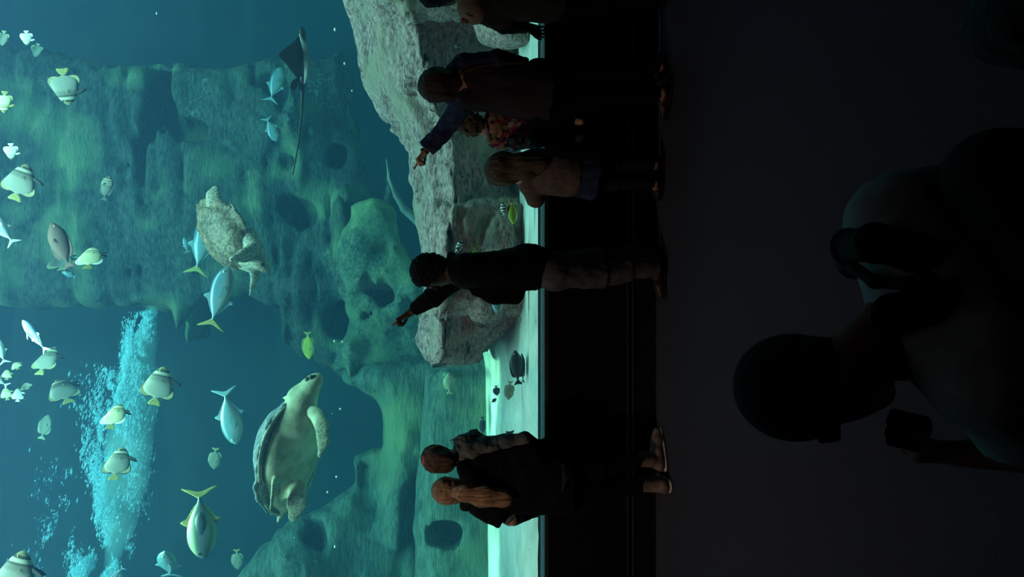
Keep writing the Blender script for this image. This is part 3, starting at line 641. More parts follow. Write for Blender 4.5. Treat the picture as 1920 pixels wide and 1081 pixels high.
fish('batpv', 8, 212, 9, 170, 8.0, 'sunlit yellow small batfish half cut by the frame edge', group=BG, hs=0.8)
fish('batwv', 22, 299, 20, 268, 8.2, 'little white batfish with spread fins above the two banded one', group=BG, hs=0.92)
fish('batp', 176, 463, 164, 504, 8.2, 'bright yellow batfish partly behind the tail of the brown surgeonfish', group=BG, dY=-0.24, hs=0.80, dv=(-1, 0, .2))
fish('batgv', 112, 476, 118, 506, 9.2, 'pale green batfish mostly hidden behind the brown surgeonfish', group=BG, dY=-0.3, hs=0.78)
SMG = 'small batfish cluster'
for (a, b, c, d, q, hs, lb) in ((27, 679, 34, 692, 'batpv', 1.5, 'small tan batfish topmost of the tight cluster'), (14, 692, 12, 712, 'batpv', 1.0, 'small round tan batfish second in the tight cluster'), (46, 718, 52, 729, 'batgv', 1.9, 'small olive batfish lying flat in the tight cluster'), (10, 726, 14, 750, 'batpv', 0.95, 'small round tan batfish lowest in the tight cluster'), (34, 727, 33, 753, 'batwv', 0.85, 'small white batfish with yellow tail in the tight cluster')):
    fish(q, a, b, c, d, 8.8, lb, group=SMG, hs=hs, dv=(-1, 0, .2))
# trevallies
fish('jack', 393, 402, 366, 516, 9.3, 'blue silver trevally with yellow tail behind the brown turtle shell', group=JG, hs=0.95, dv=(-1, -.2, .1))
fish('jack', 429, 500, 394, 616, 7.85, 'blue silver trevally with yellow tail head up below the brown turtle', group=JG, hs=1.0, dv=(-1, -.3, .1))
fish('jackb', 443, 832, 419, 726, 8.2, 'bright blue trevally diving beside the pale rising turtle', group=JG, hs=1.05, dv=(-1, .2, .1))
_g = PROTO['jackg'][0]
for _s in (1, -1):
    obj('flank_shade', sphere_me((.06, _s*.030, -.005), (.23, .050, .085), 14, 20), mat('flank_shade_skin', lin(62, 80, 88), lin(52, 66, 70), rough=.4), _g); obj('eye', sphere_me((.41, _s*.045, .03), (.022, .014, .022)), m_eye, _g)  # dark ovals paint the shade along the flanks
fish('jackg', 382, 1046, 373, 912, 7.9, 'large golden trevally with yellow tail and painted flank shade diving', group=JG, hs=1.15, ws=1.3, dv=(-1, 0, .15))
fish('jackb', 309, 1034, 322, 1080, 8.2, 'pale green trevally swimming head on beside the golden one', group=JG, dY=0.42, hs=0.9, dv=(-1, 0, .1))
fish('jackb', 527, 126, 506, 192, 9.6, 'pale blue trevally close beside the wing of the eagle ray', group=JG, hs=1.05, dv=(-1, -.25, .1))
fish('jackb', 519, 265, 499, 219, 9.6, 'pale silver trevally head down beside the eagle ray tail', group=JG, hs=1.15, dv=(-1, .5, .1))
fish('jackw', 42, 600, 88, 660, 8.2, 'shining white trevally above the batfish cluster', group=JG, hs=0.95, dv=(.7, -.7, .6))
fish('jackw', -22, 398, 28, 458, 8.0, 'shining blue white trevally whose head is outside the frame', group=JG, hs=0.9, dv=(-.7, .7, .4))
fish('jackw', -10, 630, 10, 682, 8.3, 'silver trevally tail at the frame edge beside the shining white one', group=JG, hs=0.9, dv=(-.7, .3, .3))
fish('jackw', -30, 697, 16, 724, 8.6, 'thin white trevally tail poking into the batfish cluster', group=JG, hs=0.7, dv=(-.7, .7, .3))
fish('greyo', 91, 777, 77, 824, 9.6, 'plain grey bream alone between the batfish and the plume', hs=1.05, dv=(-1, -.3, .1))
fish('jacks', 165, 426, 163, 460, 11.0, 'faint blue small trevally near the brown surgeonfish', group=JG, hs=0.9)
fish('jacks', 116, 509, 142, 520, 10.5, 'faint trevally just under the pale green batfish', group=JG, hs=1.0, dv=(-1, 1, .1))
fish('jacks', 150, 527, 104, 520, 10.8, 'faint long trevally crossing the glass joint', group=JG, hs=0.7, dv=(0, -1, .1))
fish('jacks', 345, 445, 352, 474, 10.0, 'tiny blue trevally in front of the reef wall under the turtle', group=JG, hs=0.9)
fish('brown', 96, 417, 132, 504, 7.9, 'dark brown surgeonfish with a pale forked tail', hs=0.98, dv=(1, -.35, .1))
fish('tang', 204, 327, 195, 377, 8.6, 'dark surgeonfish with pale stripes on its face alone before the reef', hs=1.1, dv=(1, .1, .1))
fish('bream', 402, 879, 405, 838, 8.6, 'small grey bream with yellow tail under the bright blue trevally', hs=1.25, ws=1.4)
fish('bream', 447, 1067, 444, 1028, 8.8, 'small grey bream by the end of the reef terrace', hs=1.2, ws=1.3)
fish('jacks', 204, 1090, 232, 1062, 8.4, 'trevally with yellow tail fin mostly outside the frame', group=JG, hs=0.9, dv=(-1, -1, .1))
fish('yel', 580, 673, 577, 620, 9.2, 'yellow snapper in front of the reef wall edge', hs=0.95, dv=(-1, 0, .2))
fish('greyo', 842, 698, 843, 739, 8.2, 'faint grey bream at the end of the grey rock', hs=1.1, ws=1.5)
# over the sand
fish('slate', 966, 656, 972, 722, 6.1, 'slate black surgeonfish over the bright sand', hs=0.85, dv=(-1, .15, .2), group=SG)
fish('slate', 978, 662, 981, 718, 6.15, 'thin black surgeonfish seen edge on behind the slate black one', hs=0.55, dv=(.6, 0, .6), group=SG)
fish('slate', 932, 741, 930, 722, 7.2, 'little dark surgeonfish on the sunlit sand line', hs=1.5, group=SG)
fish('slate', 931, 747, 921, 754, 7.2, 'tiny dark fish on the sunlit sand line', hs=1.2, dv=(-.7, -.7, .2), group=SG)
fish('greyo', 953, 749, 957, 713, 6.35, 'pale grey bream head down over the bright sand', hs=1.2, ws=1.3, group=SG)
fish('slate', 905, 812, 905, 780, 7.4, 'pale green surgeonfish by the sunlit sand line beside the carried child', hs=0.8, group=SG)
fish('damsel', 943, 379, 945, 404, 5.95, 'black and white banded damselfish beside the yellow snapper', hs=0.95, dv=(-1, 0, .1), group=SG)
fish('yel', 963, 420, 959, 372, 5.95, 'yellow green snapper with yellow tail beneath the blonde girl', hs=0.85, group=SG)
fish('slate', 963, 277, 933, 287, 6.05, 'dark grey surgeonfish between toddler and blonde girl', hs=0.9, dv=(0, -1, .1), group=SG)
fish('jacks', 853, 88, 870, 82, 5.95, 'tiny pale fish before the dark face of the grey rock', hs=1.0, dv=(0, -1, .1), group=SG)
fish('box', 868, 451, 852, 478, 6.1, 'white spotted boxfish half behind the pointing man', hs=1.2, ws=2.2, dv=(-1, -.5, .2), group=SG)
fish('yel', 890, 520, 890, 455, 6.1, 'yellow forked tail of a fish hidden behind the pointing man', hs=0.85, group=SG)
fish('jackb', 933, 588, 934, 520, 6.1, 'pale blue fish head peeping from beneath the open jacket', hs=0.95, group=SG)
fish('greyo', 975, 606, 976, 592, 6.15, 'tiny pale fish on the sand beside the grey rock end', hs=0.7, group=SG)
fish('slate', 960, 866, 956, 806, 6.2, 'dark forked fish tail beside the knee of the carried child', hs=1.0, dv=(-1, 0, .3), group=SG)
# ================================================================== sea turtles and the eagle ray
def tur_mat(name, c1, c2, line, scale, lw=0.05):
    """plates with pale seams"""
    m = bpy.data.materials.new(name); m.use_nodes = True; N = NT(m); out = N.n('ShaderNodeOutputMaterial'); b = N.n('ShaderNodeBsdfPrincipled'); N.l(b.outputs[0], out.inputs[0])
    b.inputs['Roughness'].default_value = 0.55
    tc = N.n('ShaderNodeTexCoord'); v = N.n('ShaderNodeTexVoronoi', feature='DISTANCE_TO_EDGE', In={'Scale': scale, 'Randomness': 0.7}); N.l(tc.outputs['Object'], v.inputs['Vector'])
    no = N.n('ShaderNodeTexNoise', In={'Scale': scale*3, 'Detail': 6.0, 'Distortion': 1.5}); N.l(tc.outputs['Object'], no.inputs['Vector'])
    r = N.n('ShaderNodeValToRGB'); r.color_ramp.elements[0].position = 0.35; r.color_ramp.elements[1].position = 0.65; r.color_ramp.elements[0].color = c1; r.color_ramp.elements[1].color = c2; N.l(no.outputs['Fac'], r.inputs[0])
    e = N.n('ShaderNodeValToRGB'); e.color_ramp.elements[0].position = 0.0; e.color_ramp.elements[1].position = lw; e.color_ramp.elements[0].color = (1, 1, 1, 1); e.color_ramp.elements[1].color = (0, 0, 0, 1); N.l(v.outputs['Distance'], e.inputs[0])
    mx = N.n('ShaderNodeMix', data_type='RGBA'); N.l(e.outputs[0], mx.inputs[0]); N.l(r.outputs[0], mx.inputs[6]); mx.inputs[7].default_value = line; N.l(mx.outputs[2], b.inputs['Base Color'])
    bu = N.n('ShaderNodeBump', In={'Strength': 0.4, 'Distance': 0.01}); N.l(no.outputs['Fac'], bu.inputs['Height']); N.l(bu.outputs[0], b.inputs['Normal']); return m
m_car1 = tur_mat('brown_shell', lin(70, 56, 44), lin(146, 124, 98), lin(44, 36, 30), 8.0, 0.03); m_car2 = tur_mat('pale_edged_shell', lin(92, 104, 108), lin(120, 130, 128), lin(196, 204, 196), 6.0, 0.03)
m_tsk1 = tur_mat('turtle_skin', lin(96, 84, 68), lin(170, 160, 138), lin(206, 200, 180), 26.0, 0.08); m_tsk2 = mat('plastron_skin', lin(196, 190, 156), lin(128, 128, 104), rough=0.55, scale=4, bump=0.2, bscale=30)
m_scale = tur_mat('flipper_scales', lin(112, 108, 96), lin(150, 146, 130), lin(210, 208, 190), 30.0, 0.09); m_mask = mat('dark_face_patch', lin(28, 24, 24), lin(60, 52, 48), rough=0.4, scale=20)
m_flip = tur_mat('spotted_flipper_skin', lin(88, 92, 78), lin(150, 150, 124), lin(176, 174, 146), 24.0, 0.10)
m_margin = mat('pale_shell_margin', lin(176, 176, 156), lin(140, 138, 118), rough=.6, scale=12)  # pale margin colour also paints the rim highlight
def turtle(name, c, L, A, U, body_fn, ms, mc, mk, label, marks, ws=1.0, flips=()):
    A = unit(A); U = unit(U-A*(A@U)); T = np.cross(U, A); R = np.stack([A, T, U]); c = np.asarray(c)
    w = lambda x, y, z: c+(A*x+T*y*ws+U*z)*L; W3 = np.array([1, ws, 1])
    root = empty(name, c); tag(root, label, 'turtle', 'sea turtles')
    B = Field(0.011)
    B.ell(w(.03, 0, -.05), np.array([.45, .36, .12])*L*W3, R, 0.03); B.ell(w(-.25, 0, -.04), np.array([.24, .22, .09])*L*W3, R, 0.04)
    body_fn(B, w, L, U, T, A); bm_ = B.mesh()
    if flips:
        cen = np.zeros(len(bm_.polygons)*3, np.float32); bm_.polygons.foreach_get('center', cen); cen = cen.reshape(-1, 3); idx = np.zeros(len(cen), np.int32)
        for p_, r_ in flips: idx[((cen-p_)**2).sum(1) < r_*r_] = 1
        bm_.polygons.foreach_set('material_index', idx)
    part('body', bm_, [ms, m_flip], root)
    C_ = Field(0.011); C_.ell(w(.06, 0, .0), np.array([.43, .41, .23])*L*W3, R, 0.03); C_.ell(w(-.22, 0, -.005), np.array([.31, .27, .16])*L*W3, R, 0.08)
    C_.ell(w(0.05, 0, -.02), np.array([.46, .43, .05])*L*W3, R, 0.03); C_.ell(w(-.24, 0, -.02), np.array([.31, .28, .05])*L*W3, R, 0.05)
    C_.cut(w(0, 0, -.035), -U)
    def ridge(p):
        q = (p-c)@R.T/L; return -0.012*np.clip(1-np.abs(q[:, 1])*14, 0, 1)*(q[:, 2] > 0.02)+0.006*fbm(q*9, 3, 5)
    part('carapace', C_.mesh(disp=ridge), mc, root)
    mg = [w(.06+.44*math.cos(t), .42*math.sin(t), -.032) if math.cos(t) > -.35 else w(-.235-.30*(-math.cos(t)-.35)/.65-(.0 if True else 0), .40*math.sin(t)*(1-.28*(-math.cos(t)-.35)), -.034) for t in np.linspace(0, 2*math.pi, 49)]
    Mg = Field(.008); Mg.chain(mg, [.014]*49, .01); part('shell_margin', Mg.mesh(), m_margin, root)
    for nm, pts in marks:
        E = Field(0.007); [E.ell(p, np.full(3, r), None, 0.005) for p, r in pts]; part(nm, E.mesh(), mk, root)
    return root
def flip(B, pts, rs, nrm, f=0.3):
    for i in range(len(pts)-1): B.cap(pts[i], pts[i+1], rs[i], rs[i+1], 0.02, sq=(nrm, f))
def t1(B, w, L, U, T, A):
    y = 8.2
    B.chain([w(.34, 0, -.02), P(474, 482, 8.15), P(484, 489, 8.08)], [.15*L, .12, .075], 0.05)
    B.ell(P(490, 495, 8.05), [.062, .062, .085], np.stack([U, T, A]), 0.03); B.ell(P(499, 504, 8.03), [.035, .035, .045], np.stack([U, T, A]), 0.03)
    flip(B, [w(.30, .26, -.06), P(478, 468, 8.05), P(458, 479, 7.95), P(434, 486, 7.9)], [.10, .085, .075, .03], IV(.45, .5, .75), .3)     # folded front flipper
    flip(B, [w(.30, -.22, -.08), P(478, 502, 8.2), P(478, 520, 8.2), P(468, 553, 8.2)], [.08, .062, .045, .012], IV(.5, .1, .85), .35)        # hanging pale flipper
    flip(B, [w(-.38, .1, -.03), P(399, 382, 8.2), P(400, 366, 8.2), P(404, 354, 8.2)], [.075, .06, .07, .035], IV(.1, 0, 1), .3)
    flip(B, [w(-.36, -.18, -.03), P(420, 398, 8.35), P(430, 392, 8.35)], [.07, .07, .04], IV(.1, 0, 1), .35)
A1 = IV(.66, .72, .16); U1 = IV(-.46, .34, .82)
turtle('sea_turtle', P(421, 441, 8.25), 0.70, A1, U1, t1, m_tsk1, m_car1, m_mask, 'brown shelled sea turtle diving head down before the reef wall', [('eye', [(P(492, 496, 7.985), .018), (P(494, 497, 7.985), .014)])])
def t2(B, w, L, U, T, A):
    B.chain([w(.30, 0, -.05), P(566, 748, 7.55), P(580, 728, 7.5)], [.17*L, .125, .095], 0.06)
    Rh = np.stack([unit(IV(.62, -.72, .2)), T, U])
    h = unit(IV(.62, -.72, .2)); hu = unit(U-h*(h@U)); Rh = np.stack([h, np.cross(hu, h), hu])
    B.ell(P(586, 719, 7.48), [.105, .082, .08], Rh, 0.03); B.ell(P(594, 710, 7.46), [.06, .05, .05], Rh, 0.02)
    flip(B, [P(576, 765, 7.5), P(592, 776, 7.4), P(603, 797, 7.33), P(606, 825, 7.32), P(600, 853, 7.34)], [.06, .062, .064, .058, .025], IV(.1, 0, 1), .2)
    flip(B, [w(.33, .28, -.05), P(540, 744, 7.8), P(532, 745, 7.9)], [.07, .04, .015], IV(.3, 1, .2), .4)
    flip(B, [w(-.30, -.15, -.06), P(558, 915, 7.5), P(556, 945, 7.45), P(550, 968, 7.45)], [.07, .08, .09, .05], IV(.1, 0, 1), .18)
    B.cap(w(-.42, 0, -.06), P(521, 978, 7.75), .07, .012, 0.03)
    flip(B, [w(-.16, .16, -.10), P(515, 905, 7.4), P(508, 953, 7.4)], [.06, .05, .022], IV(1, .1, .1), .45)
A2 = IV(.17, -.96, .14); U2 = IV(-.80, -.1, -.55)
turtle('sea_turtle', P(540, 852, 7.65), 1.06, A2, U2, t2, m_tsk2, m_car2, m_mask, 'large pale bellied sea turtle rising head up in open blue water', [('face_patch', [(P(577, 711, 7.435), .026), (P(584, 707, 7.42), .024), (P(590, 705, 7.42), .016)]), ('mouth_line', [(P(590+i*1.6, 713-i*1.2, 7.415), .006) for i in range(6)])], ws=.80, flips=[(P(604, 812, 7.32), .075), (P(603, 838, 7.33), .085), (P(606, 800, 7.32), .05), (P(556, 945, 7.45), .10), (P(551, 966, 7.45), .10), (P(511, 930, 7.4), .12), (P(509, 950, 7.4), .08), (P(521, 975, 7.72), .09)])
# eagle ray
m_ray = ramp_mat('eagle_ray_skin', 'Z', [(0.0, lin(190, 186, 176)), (0.49, lin(186, 182, 172)), (0.5, lin(30, 27, 30)), (1.0, lin(38, 34, 36))], rough=0.45)
def eagle_ray():
    root = empty('eagle_ray'); nu, nv = 28, 61
    v = np.linspace(-1, 1, nv); av = np.abs(v)
    xl = 0.36+0.14*np.exp(-(v/0.16)**2)-0.62*av**1.25; xt = -0.42+0.38*av**0.7+0.02; xt = np.minimum(xt, xl-0.004)
    th = 0.075*np.exp(-(v/0.22)**2)+0.018*(1-av)+0.001
    u = 0.5-0.5*np.cos(np.pi*np.arange(nu)/(nu-1)); pr = np.sin(np.pi*u)**0.6
    V = []
    for s in (1, -1):
        X = xl[None]+(xt-xl)[None]*u[:, None]; Z = s*th[None]*pr[:, None]+np.where(v < 0, -0.42*av**1.7, 0.14*av**1.6)[None]; Yy = 0.78*v[None]*np.where(v < 0, 1-0.25*av, 1.0)[None]+0*X
        V.append(np.stack([X, Yy, Z], -1))
    W = np.concatenate([a.reshape(-1, 3) for a in V]); f = grid_faces(nu, nv); f = np.concatenate([f, (f+nu*nv)[:, ::-1]])
    me = mesh_np('ray_top', W[:nu*nv], grid_faces(nu, nv)[:, ::-1].copy()); mu = mesh_np('ray_belly', W[nu*nv:], grid_faces(nu, nv))
    d = obj('body', me, mat('ray_back', lin(34, 30, 33), lin(46, 40, 42), rough=0.45, scale=6), root); b = obj('belly', mu, mat('ray_belly_skin', lin(130, 132, 128), lin(112, 114, 112), rough=0.5, scale=5), root)
    for s in (1, -1): obj('pelvic_fin', fin([(-.34, .04), (-.42, .16), (-.56, .20), (-.60, .10), (-.52, .02), (-.38, .0)], .012, M=[[1, 0, 0], [0, 0, s], [0, 1, 0]]), bpy.data.materials['ray_back'], root)
    B = Field(0.012); B.ell((.42, 0, .03), [.16, .07, .06], None, .02); B.ell((.53, 0, .0), [.06, .06, .025], None, .03); obj('head', B.mesh(), bpy.data.materials['ray_back'], root)
    return root
er = eagle_ray(); c_ = P(562, 112, 8.0); A = unit(IV(.07, -1, 0)); U = IV(.86, 0, .5); U = unit(U-A*(A@U)); T = np.cross(U, A); L = 0.535
M_ = Matrix.Identity(4)
for i in range(3): M_[i][0] = A[i]*L; M_[i][1] = T[i]*L; M_[i][2] = U[i]*L; M_[i][3] = c_[i]
er.matrix_world = M_
tag(er, 'black backed eagle ray with long whip tail gliding before the reef', 'ray')
tl = [P(568, 146, 8.0), P(567, 172, 8.0), P(566, 205, 8.0), P(560, 265, 8.0), P(554, 300, 8.0), P(549, 327, 8.0)]
Tf = Field(0.006); Tf.chain(tl, [.035, .02, .013, .010, .009, .008], 0.01); tm = Tf.mesh('tail'); tm.transform(M_.inverted()); Wf = Field(0.008); Wf.chain([P(562, 64, 7.93), P(571, 88, 7.93), P(576, 116, 7.93), P(575, 142, 7.93), P(571, 156, 7.93)], [.012, .026, .030, .022, .010], 0.02, sq=(TOW, .5)); wm_ = Wf.mesh('wing'); wm_.transform(M_.inverted()); obj('pale_wing', wm_, bpy.data.materials['ray_belly_skin'], er)
obj('tail', tm, bpy.data.materials['ray_back'], er)
# curved pale shape rising behind the rock
ee = Field(0.012); ep = [(724, 296), (730, 335), (742, 366), (758, 392), (790, 420)]; ee.chain([P(x, y, 8.7) for x, y in ep], [.008, .018, .03, .042, .055], .02)
tag(obj('pale_curve', ee.mesh(), mat('pale_curve_surface', lin(120, 136, 132), lin(96, 110, 108), rough=0.5, scale=6)), 'slender pale shape curving up behind the grey rock ledge', 'pale_curve')
# floating specks
m_speck = mat('white_speck', lin(245, 242, 240), rough=0.6); sp0 = None
for i, (x, y, s) in enumerate(((628, 55, 1.2), (646, 119, .9), (660, 170, .7), (627, 639, 1.0), (642, 640, .9), (638, 766, 1.2), (622, 775, .7), (631, 893, 1.1), (614, 922, .9), (628, 1024, 1.0), (294, 25, 0.9), (552, 1007, .5))):
    if sp0 is None: o = sp0 = obj('food_pellet', sphere_me((0, 0, 0), (.008, .008, .014), 8, 10), m_speck)
    else: o = sp0.copy(); COL.objects.link(o)
    o.location = P(x, y, 7.4); o.scale = (s, s, s); o.rotation_euler = (0.3*i, 1.57, 0.2); tag(o, 'tiny white pellet drifting in the open water', 'pellet', 'drifting white pellets')
# ================================================================== plume of bubbles
PL = np.array([P(x, y, 9.3) for x, y in ((286, 584), (270, 640), (258, 700), (250, 760), (240, 830), (232, 900), (222, 980), (205, 1060), (190, 1140))])
def plume():
    pts = PL; n = len(pts); tt = np.linspace(0, 1, n); s_ = px_at(pts[3])
    def at(t): return np.stack([np.interp(t, tt, pts[:, i]) for i in range(3)], -1)
    N_ = 110000; t = rng.random(N_)**0.9; core = interp(t, [(0, 9), (.12, 18), (.3, 30), (.6, 40), (1, 44)])*s_
    fr = rng.random(N_) < 0.42
    a = rng.normal(0, 0.45, N_); b = rng.normal(0, 0.45, N_)
    up = np.where(fr, core*0.5+rng.exponential(1.0, N_)*(6+38*t)*s_, a*core)
    c = at(t)+np.outer(up, -IMG_R)+np.outer(b*core, TOW)
    q = np.stack([c[:, 0]*2.2, c[:, 1]*1.2, c[:, 2]*6.5], -1); k = fbm(q+fbm(q*.7, 2, 5)[:, None]*.8, 4, 77)
    keep = np.where(fr, k > 0.22, (k > (-0.35+0.6*t)) & (rng.random(N_) < .6)); c, t, fr = c[keep], t[keep], fr[keep]; m = len(c)
    r = (rng.random(m)**3*0.008+0.002)
    ico = np.array([(0, 0, 1), (1, 0, 0), (0, 1, 0), (-1, 0, 0), (0, -1, 0), (0, 0, -1)], float); fc = np.array([(0, 1, 2), (0, 2, 3), (0, 3, 4), (0, 4, 1), (5, 2, 1), (5, 3, 2), (5, 4, 3), (5, 1, 4)])
    d = unit(np.array([-1.0, 0, .22])); st = rng.random(m)*5+1.0
    V = np.repeat(ico[None], m, 0)*r[:, None, None]; V = V+(V@d)[..., None]*d*(st[:, None, None]-1); V += rng.normal(0, .2, V.shape)*r[:, None, None]
    V = V+c[:, None]; Fq = (fc[None]+6*np.arange(m)[:, None, None]).reshape(-1, 3)
    return mesh_np('bubbles', V.reshape(-1, 3), Fq)
m_bub = bpy.data.materials.new('bubbles'); m_bub.use_nodes = True; N = NT(m_bub); o_ = N.n('ShaderNodeOutputMaterial'); d_ = N.n('ShaderNodeBsdfPrincipled'); d_.inputs['Base Color'].default_value = (.35, .8, .92, 1); d_.inputs['Roughness'].default_value = .3
t_ = N.n('ShaderNodeBsdfTransparent'); x_ = N.n('ShaderNodeMixShader'); x_.inputs[0].default_value = 0.38; N.l(t_.outputs[0], x_.inputs[1]); N.l(d_.outputs[0], x_.inputs[2]); N.l(x_.outputs[0], o_.inputs[0])
tag(obj('bubble_plume', plume(), m_bub), 'bright cyan plume of bubbles streaming through the open water', 'bubbles', kind='stuff')

# the milky heart of the jet: water clouded by fine air
mj = bpy.data.materials.new('aerated_water'); mj.use_nodes = True; N = NT(mj); o_ = N.n('ShaderNodeOutputMaterial'); vs = N.n('ShaderNodeVolumeScatter', In={'Color': (.35, .9, 1, 1), 'Density': 2.4}); N.l(vs.outputs[0], o_.inputs['Volume'])
Jf = Field(.03); Jf.chain(list(PL[:8]), [.05, .12, .17, .20, .22, .22, .19, .10], .05)
tag(obj('aerated_jet', Jf.mesh(disp=fold_ if False else (lambda p: .05*fbm(p*np.array([1.5, 4, 5]), 3, 9))), mj), 'milky cyan core of the water jet inside the bubble plume', 'water jet', kind='stuff')
# ================================================================== people
def cloth(name, c1, c2=None, rough=0.9, bump=0.5, scale=14, stretch=(1, 1, .5), **k):
    return mat(name, c1, c2, rough=rough, bump=bump, scale=scale, stretch=stretch, bscale=k.pop('bscale', 9), spec=0.15, **k)
m_skin_d = mat('deep_skin', lin(74, 48, 38), lin(60, 38, 30), rough=0.55, scale=20); m_skin = mat('fair_skin', lin(214, 160, 136), lin(196, 140, 118), rough=0.55, scale=20)
def hairm(n, a, b): return mat(n, a, b, rough=0.55, scale=26, stretch=(3.0, 3.0, .18), bump=0.8, bscale=34, spec=0.3)
h_black = mat('black_curls', lin(9, 8, 8), lin(16, 14, 14), rough=0.8, scale=70, bump=0.9); h_brown = hairm('brown_hair', lin(54, 38, 31), lin(92, 68, 54)); h_blond = hairm('blond_hair', lin(126, 92, 68), lin(204, 162, 126)); h_lblond = hairm('pale_blond_hair', lin(74, 62, 46), lin(124, 108, 82)); h_mouse = hairm('light_brown_hair', lin(70, 52, 42), lin(112, 86, 68))
c_black = cloth('black_cloth', lin(9, 9, 10)); c_navyblack = cloth('black_hoodie_cloth', lin(17, 18, 22), lin(11, 12, 15)); c_denim = cloth('denim', lin(36, 46, 70), lin(60, 72, 98), scale=22); c_dbrown = cloth('dark_plum_cloth', lin(60, 50, 52), lin(38, 34, 38), scale=6, stretch=(2, 2, .4)); c_grey = cloth('grey_cotton', lin(96, 96, 96), lin(72, 72, 72)); c_olive = cloth('olive_cloth', lin(58, 60, 50), lin(44, 46, 40)); c_white2 = cloth('white_cotton', lin(172, 172, 170), lin(150, 150, 150)); c_tan = cloth('tan_cloth', lin(160, 136, 116), lin(140, 118, 100)); c_beige = cloth('beige_knit', lin(120, 104, 94), lin(96, 84, 78), scale=40); c_taupe = cloth('taupe_band', lin(92, 82, 76)); c_lgrey = cloth('light_grey_cotton', lin(150, 150, 150), lin(126, 126, 128)); c_gcard = cloth('grey_cardigan', lin(110, 112, 110), lin(80, 84, 84)); c_dgrey = cloth('dark_leggings', lin(40, 40, 44))
c_leather = mat('brown_leather', lin(62, 40, 30), lin(44, 28, 22), rough=0.45, scale=12, bump=0.2); c_white = mat('white_canvas', lin(158, 134, 118), lin(120, 102, 92), rough=0.7, scale=10, bump=0.3); c_sole = mat('rubber_sole', lin(210, 200, 190), rough=0.7); c_darksh = mat('dark_shoe', lin(34, 30, 30), rough=0.6); m_white_eye = mat('eye_white', lin(190, 188, 184), rough=.3); c_pink = mat('pink_scrunchie', lin(206, 110, 118), lin(176, 84, 96), rough=0.8, scale=30, bump=0.6); c_steel = mat('dark_wire', lin(30, 30, 32), rough=0.3, metal=0.6)
def patch_mat():
    m = bpy.data.materials.new('patchwork_print'); m.use_nodes = True; N = NT(m); out = N.n('ShaderNodeOutputMaterial'); b = N.n('ShaderNodeBsdfPrincipled'); N.l(b.outputs[0], out.inputs[0]); b.inputs['Roughness'].default_value = .9
    tc = N.n('ShaderNodeTexCoord'); v = N.n('ShaderNodeTexVoronoi', In={'Scale': 36.0}); N.l(tc.outputs['Object'], v.inputs['Vector']); s = N.n('ShaderNodeSeparateColor'); N.l(v.outputs['Color'], s.inputs[0])
    r = N.n('ShaderNodeValToRGB'); r.color_ramp.interpolation = 'CONSTANT'
    st = [(0, lin(170, 60, 84)), (.22, lin(220, 214, 210)), (.36, lin(120, 44, 66)), (.55, lin(150, 160, 70)), (.68, lin(56, 60, 90)), (.82, lin(196, 110, 120))]
    while len(r.color_ramp.elements) < len(st): r.color_ramp.elements.new(.5)
    for e, (p, c) in zip(r.color_ramp.elements, st): e.position = p; e.color = c
    N.l(s.outputs[0], r.inputs[0])
    no = N.n('ShaderNodeTexNoise', In={'Scale': 90.0}); N.l(tc.outputs['Object'], no.inputs['Vector']); mx = N.n('ShaderNodeMix', data_type='RGBA', blend_type='MULTIPLY'); mx.inputs[0].default_value = .6; N.l(r.outputs[0], mx.inputs[6]); N.l(no.outputs['Fac'], mx.inputs[7]); N.l(mx.outputs[2], b.inputs['Base Color']); return m
c_patch = patch_mat()
HB = 0.0065
def eyes(root, w, s=1.0):
    for e in (1, -1):
        c = w(.0865, e*.031, .008); f = unit(w(1, 0, 0)-w(0, 0, 0)); o = part('eye', sphere_me(c, .0118*s), m_white_eye, root); me = sphere_me(c+f*.0072*s, .0062*s); me.transform(Matrix.Translation(-Vector(root.location))); obj('iris', me, m_eye, o)
def frame(up, fwd):
    f = unit(fwd); u = unit(np.asarray(up, float)-f*(np.asarray(up, float)@f)); return f, np.cross(u, f), u
def head(B, c, up, fwd, s=1.0, face=True):
    f, l, u = frame(up, fwd); R = np.stack([f, l, u]); c = np.asarray(c); w = lambda a, b, d: c+(f*a+l*b+u*d)*s
    B.ell(w(-.008, 0, .022), np.array([.096, .077, .093])*s, R, .02); B.ell(w(.03, 0, -.05), np.array([.062, .058, .072])*s, R, .03); B.ell(w(.066, 0, -.103), np.full(3, .024)*s, None, .03)
    if face:
        for e in (1, -1):
            B.ell(w(.092, e*.031, .008), np.full(3, .015)*s, None, .012, op='s'); B.ell(w(.082, e*.031, .008), np.full(3, .012)*s, None, .002)
            B.cap(w(.088, e*.012, .03), w(.078, e*.05, .028), .010*s, .008*s, .012); B.ell(w(-.004, e*.078, -.008), np.array([.020, .010, .032])*s, R, .008)
        B.cap(w(.092, 0, .012), w(.114, 0, -.026), .010*s, .015*s, .012); B.cap(w(.092, .018, -.062), w(.092, -.018, -.062), .009*s, .009*s, .008); B.cap(w(.09, .014, -.074), w(.09, -.014, -.074), .009*s, .009*s, .006)
    return w
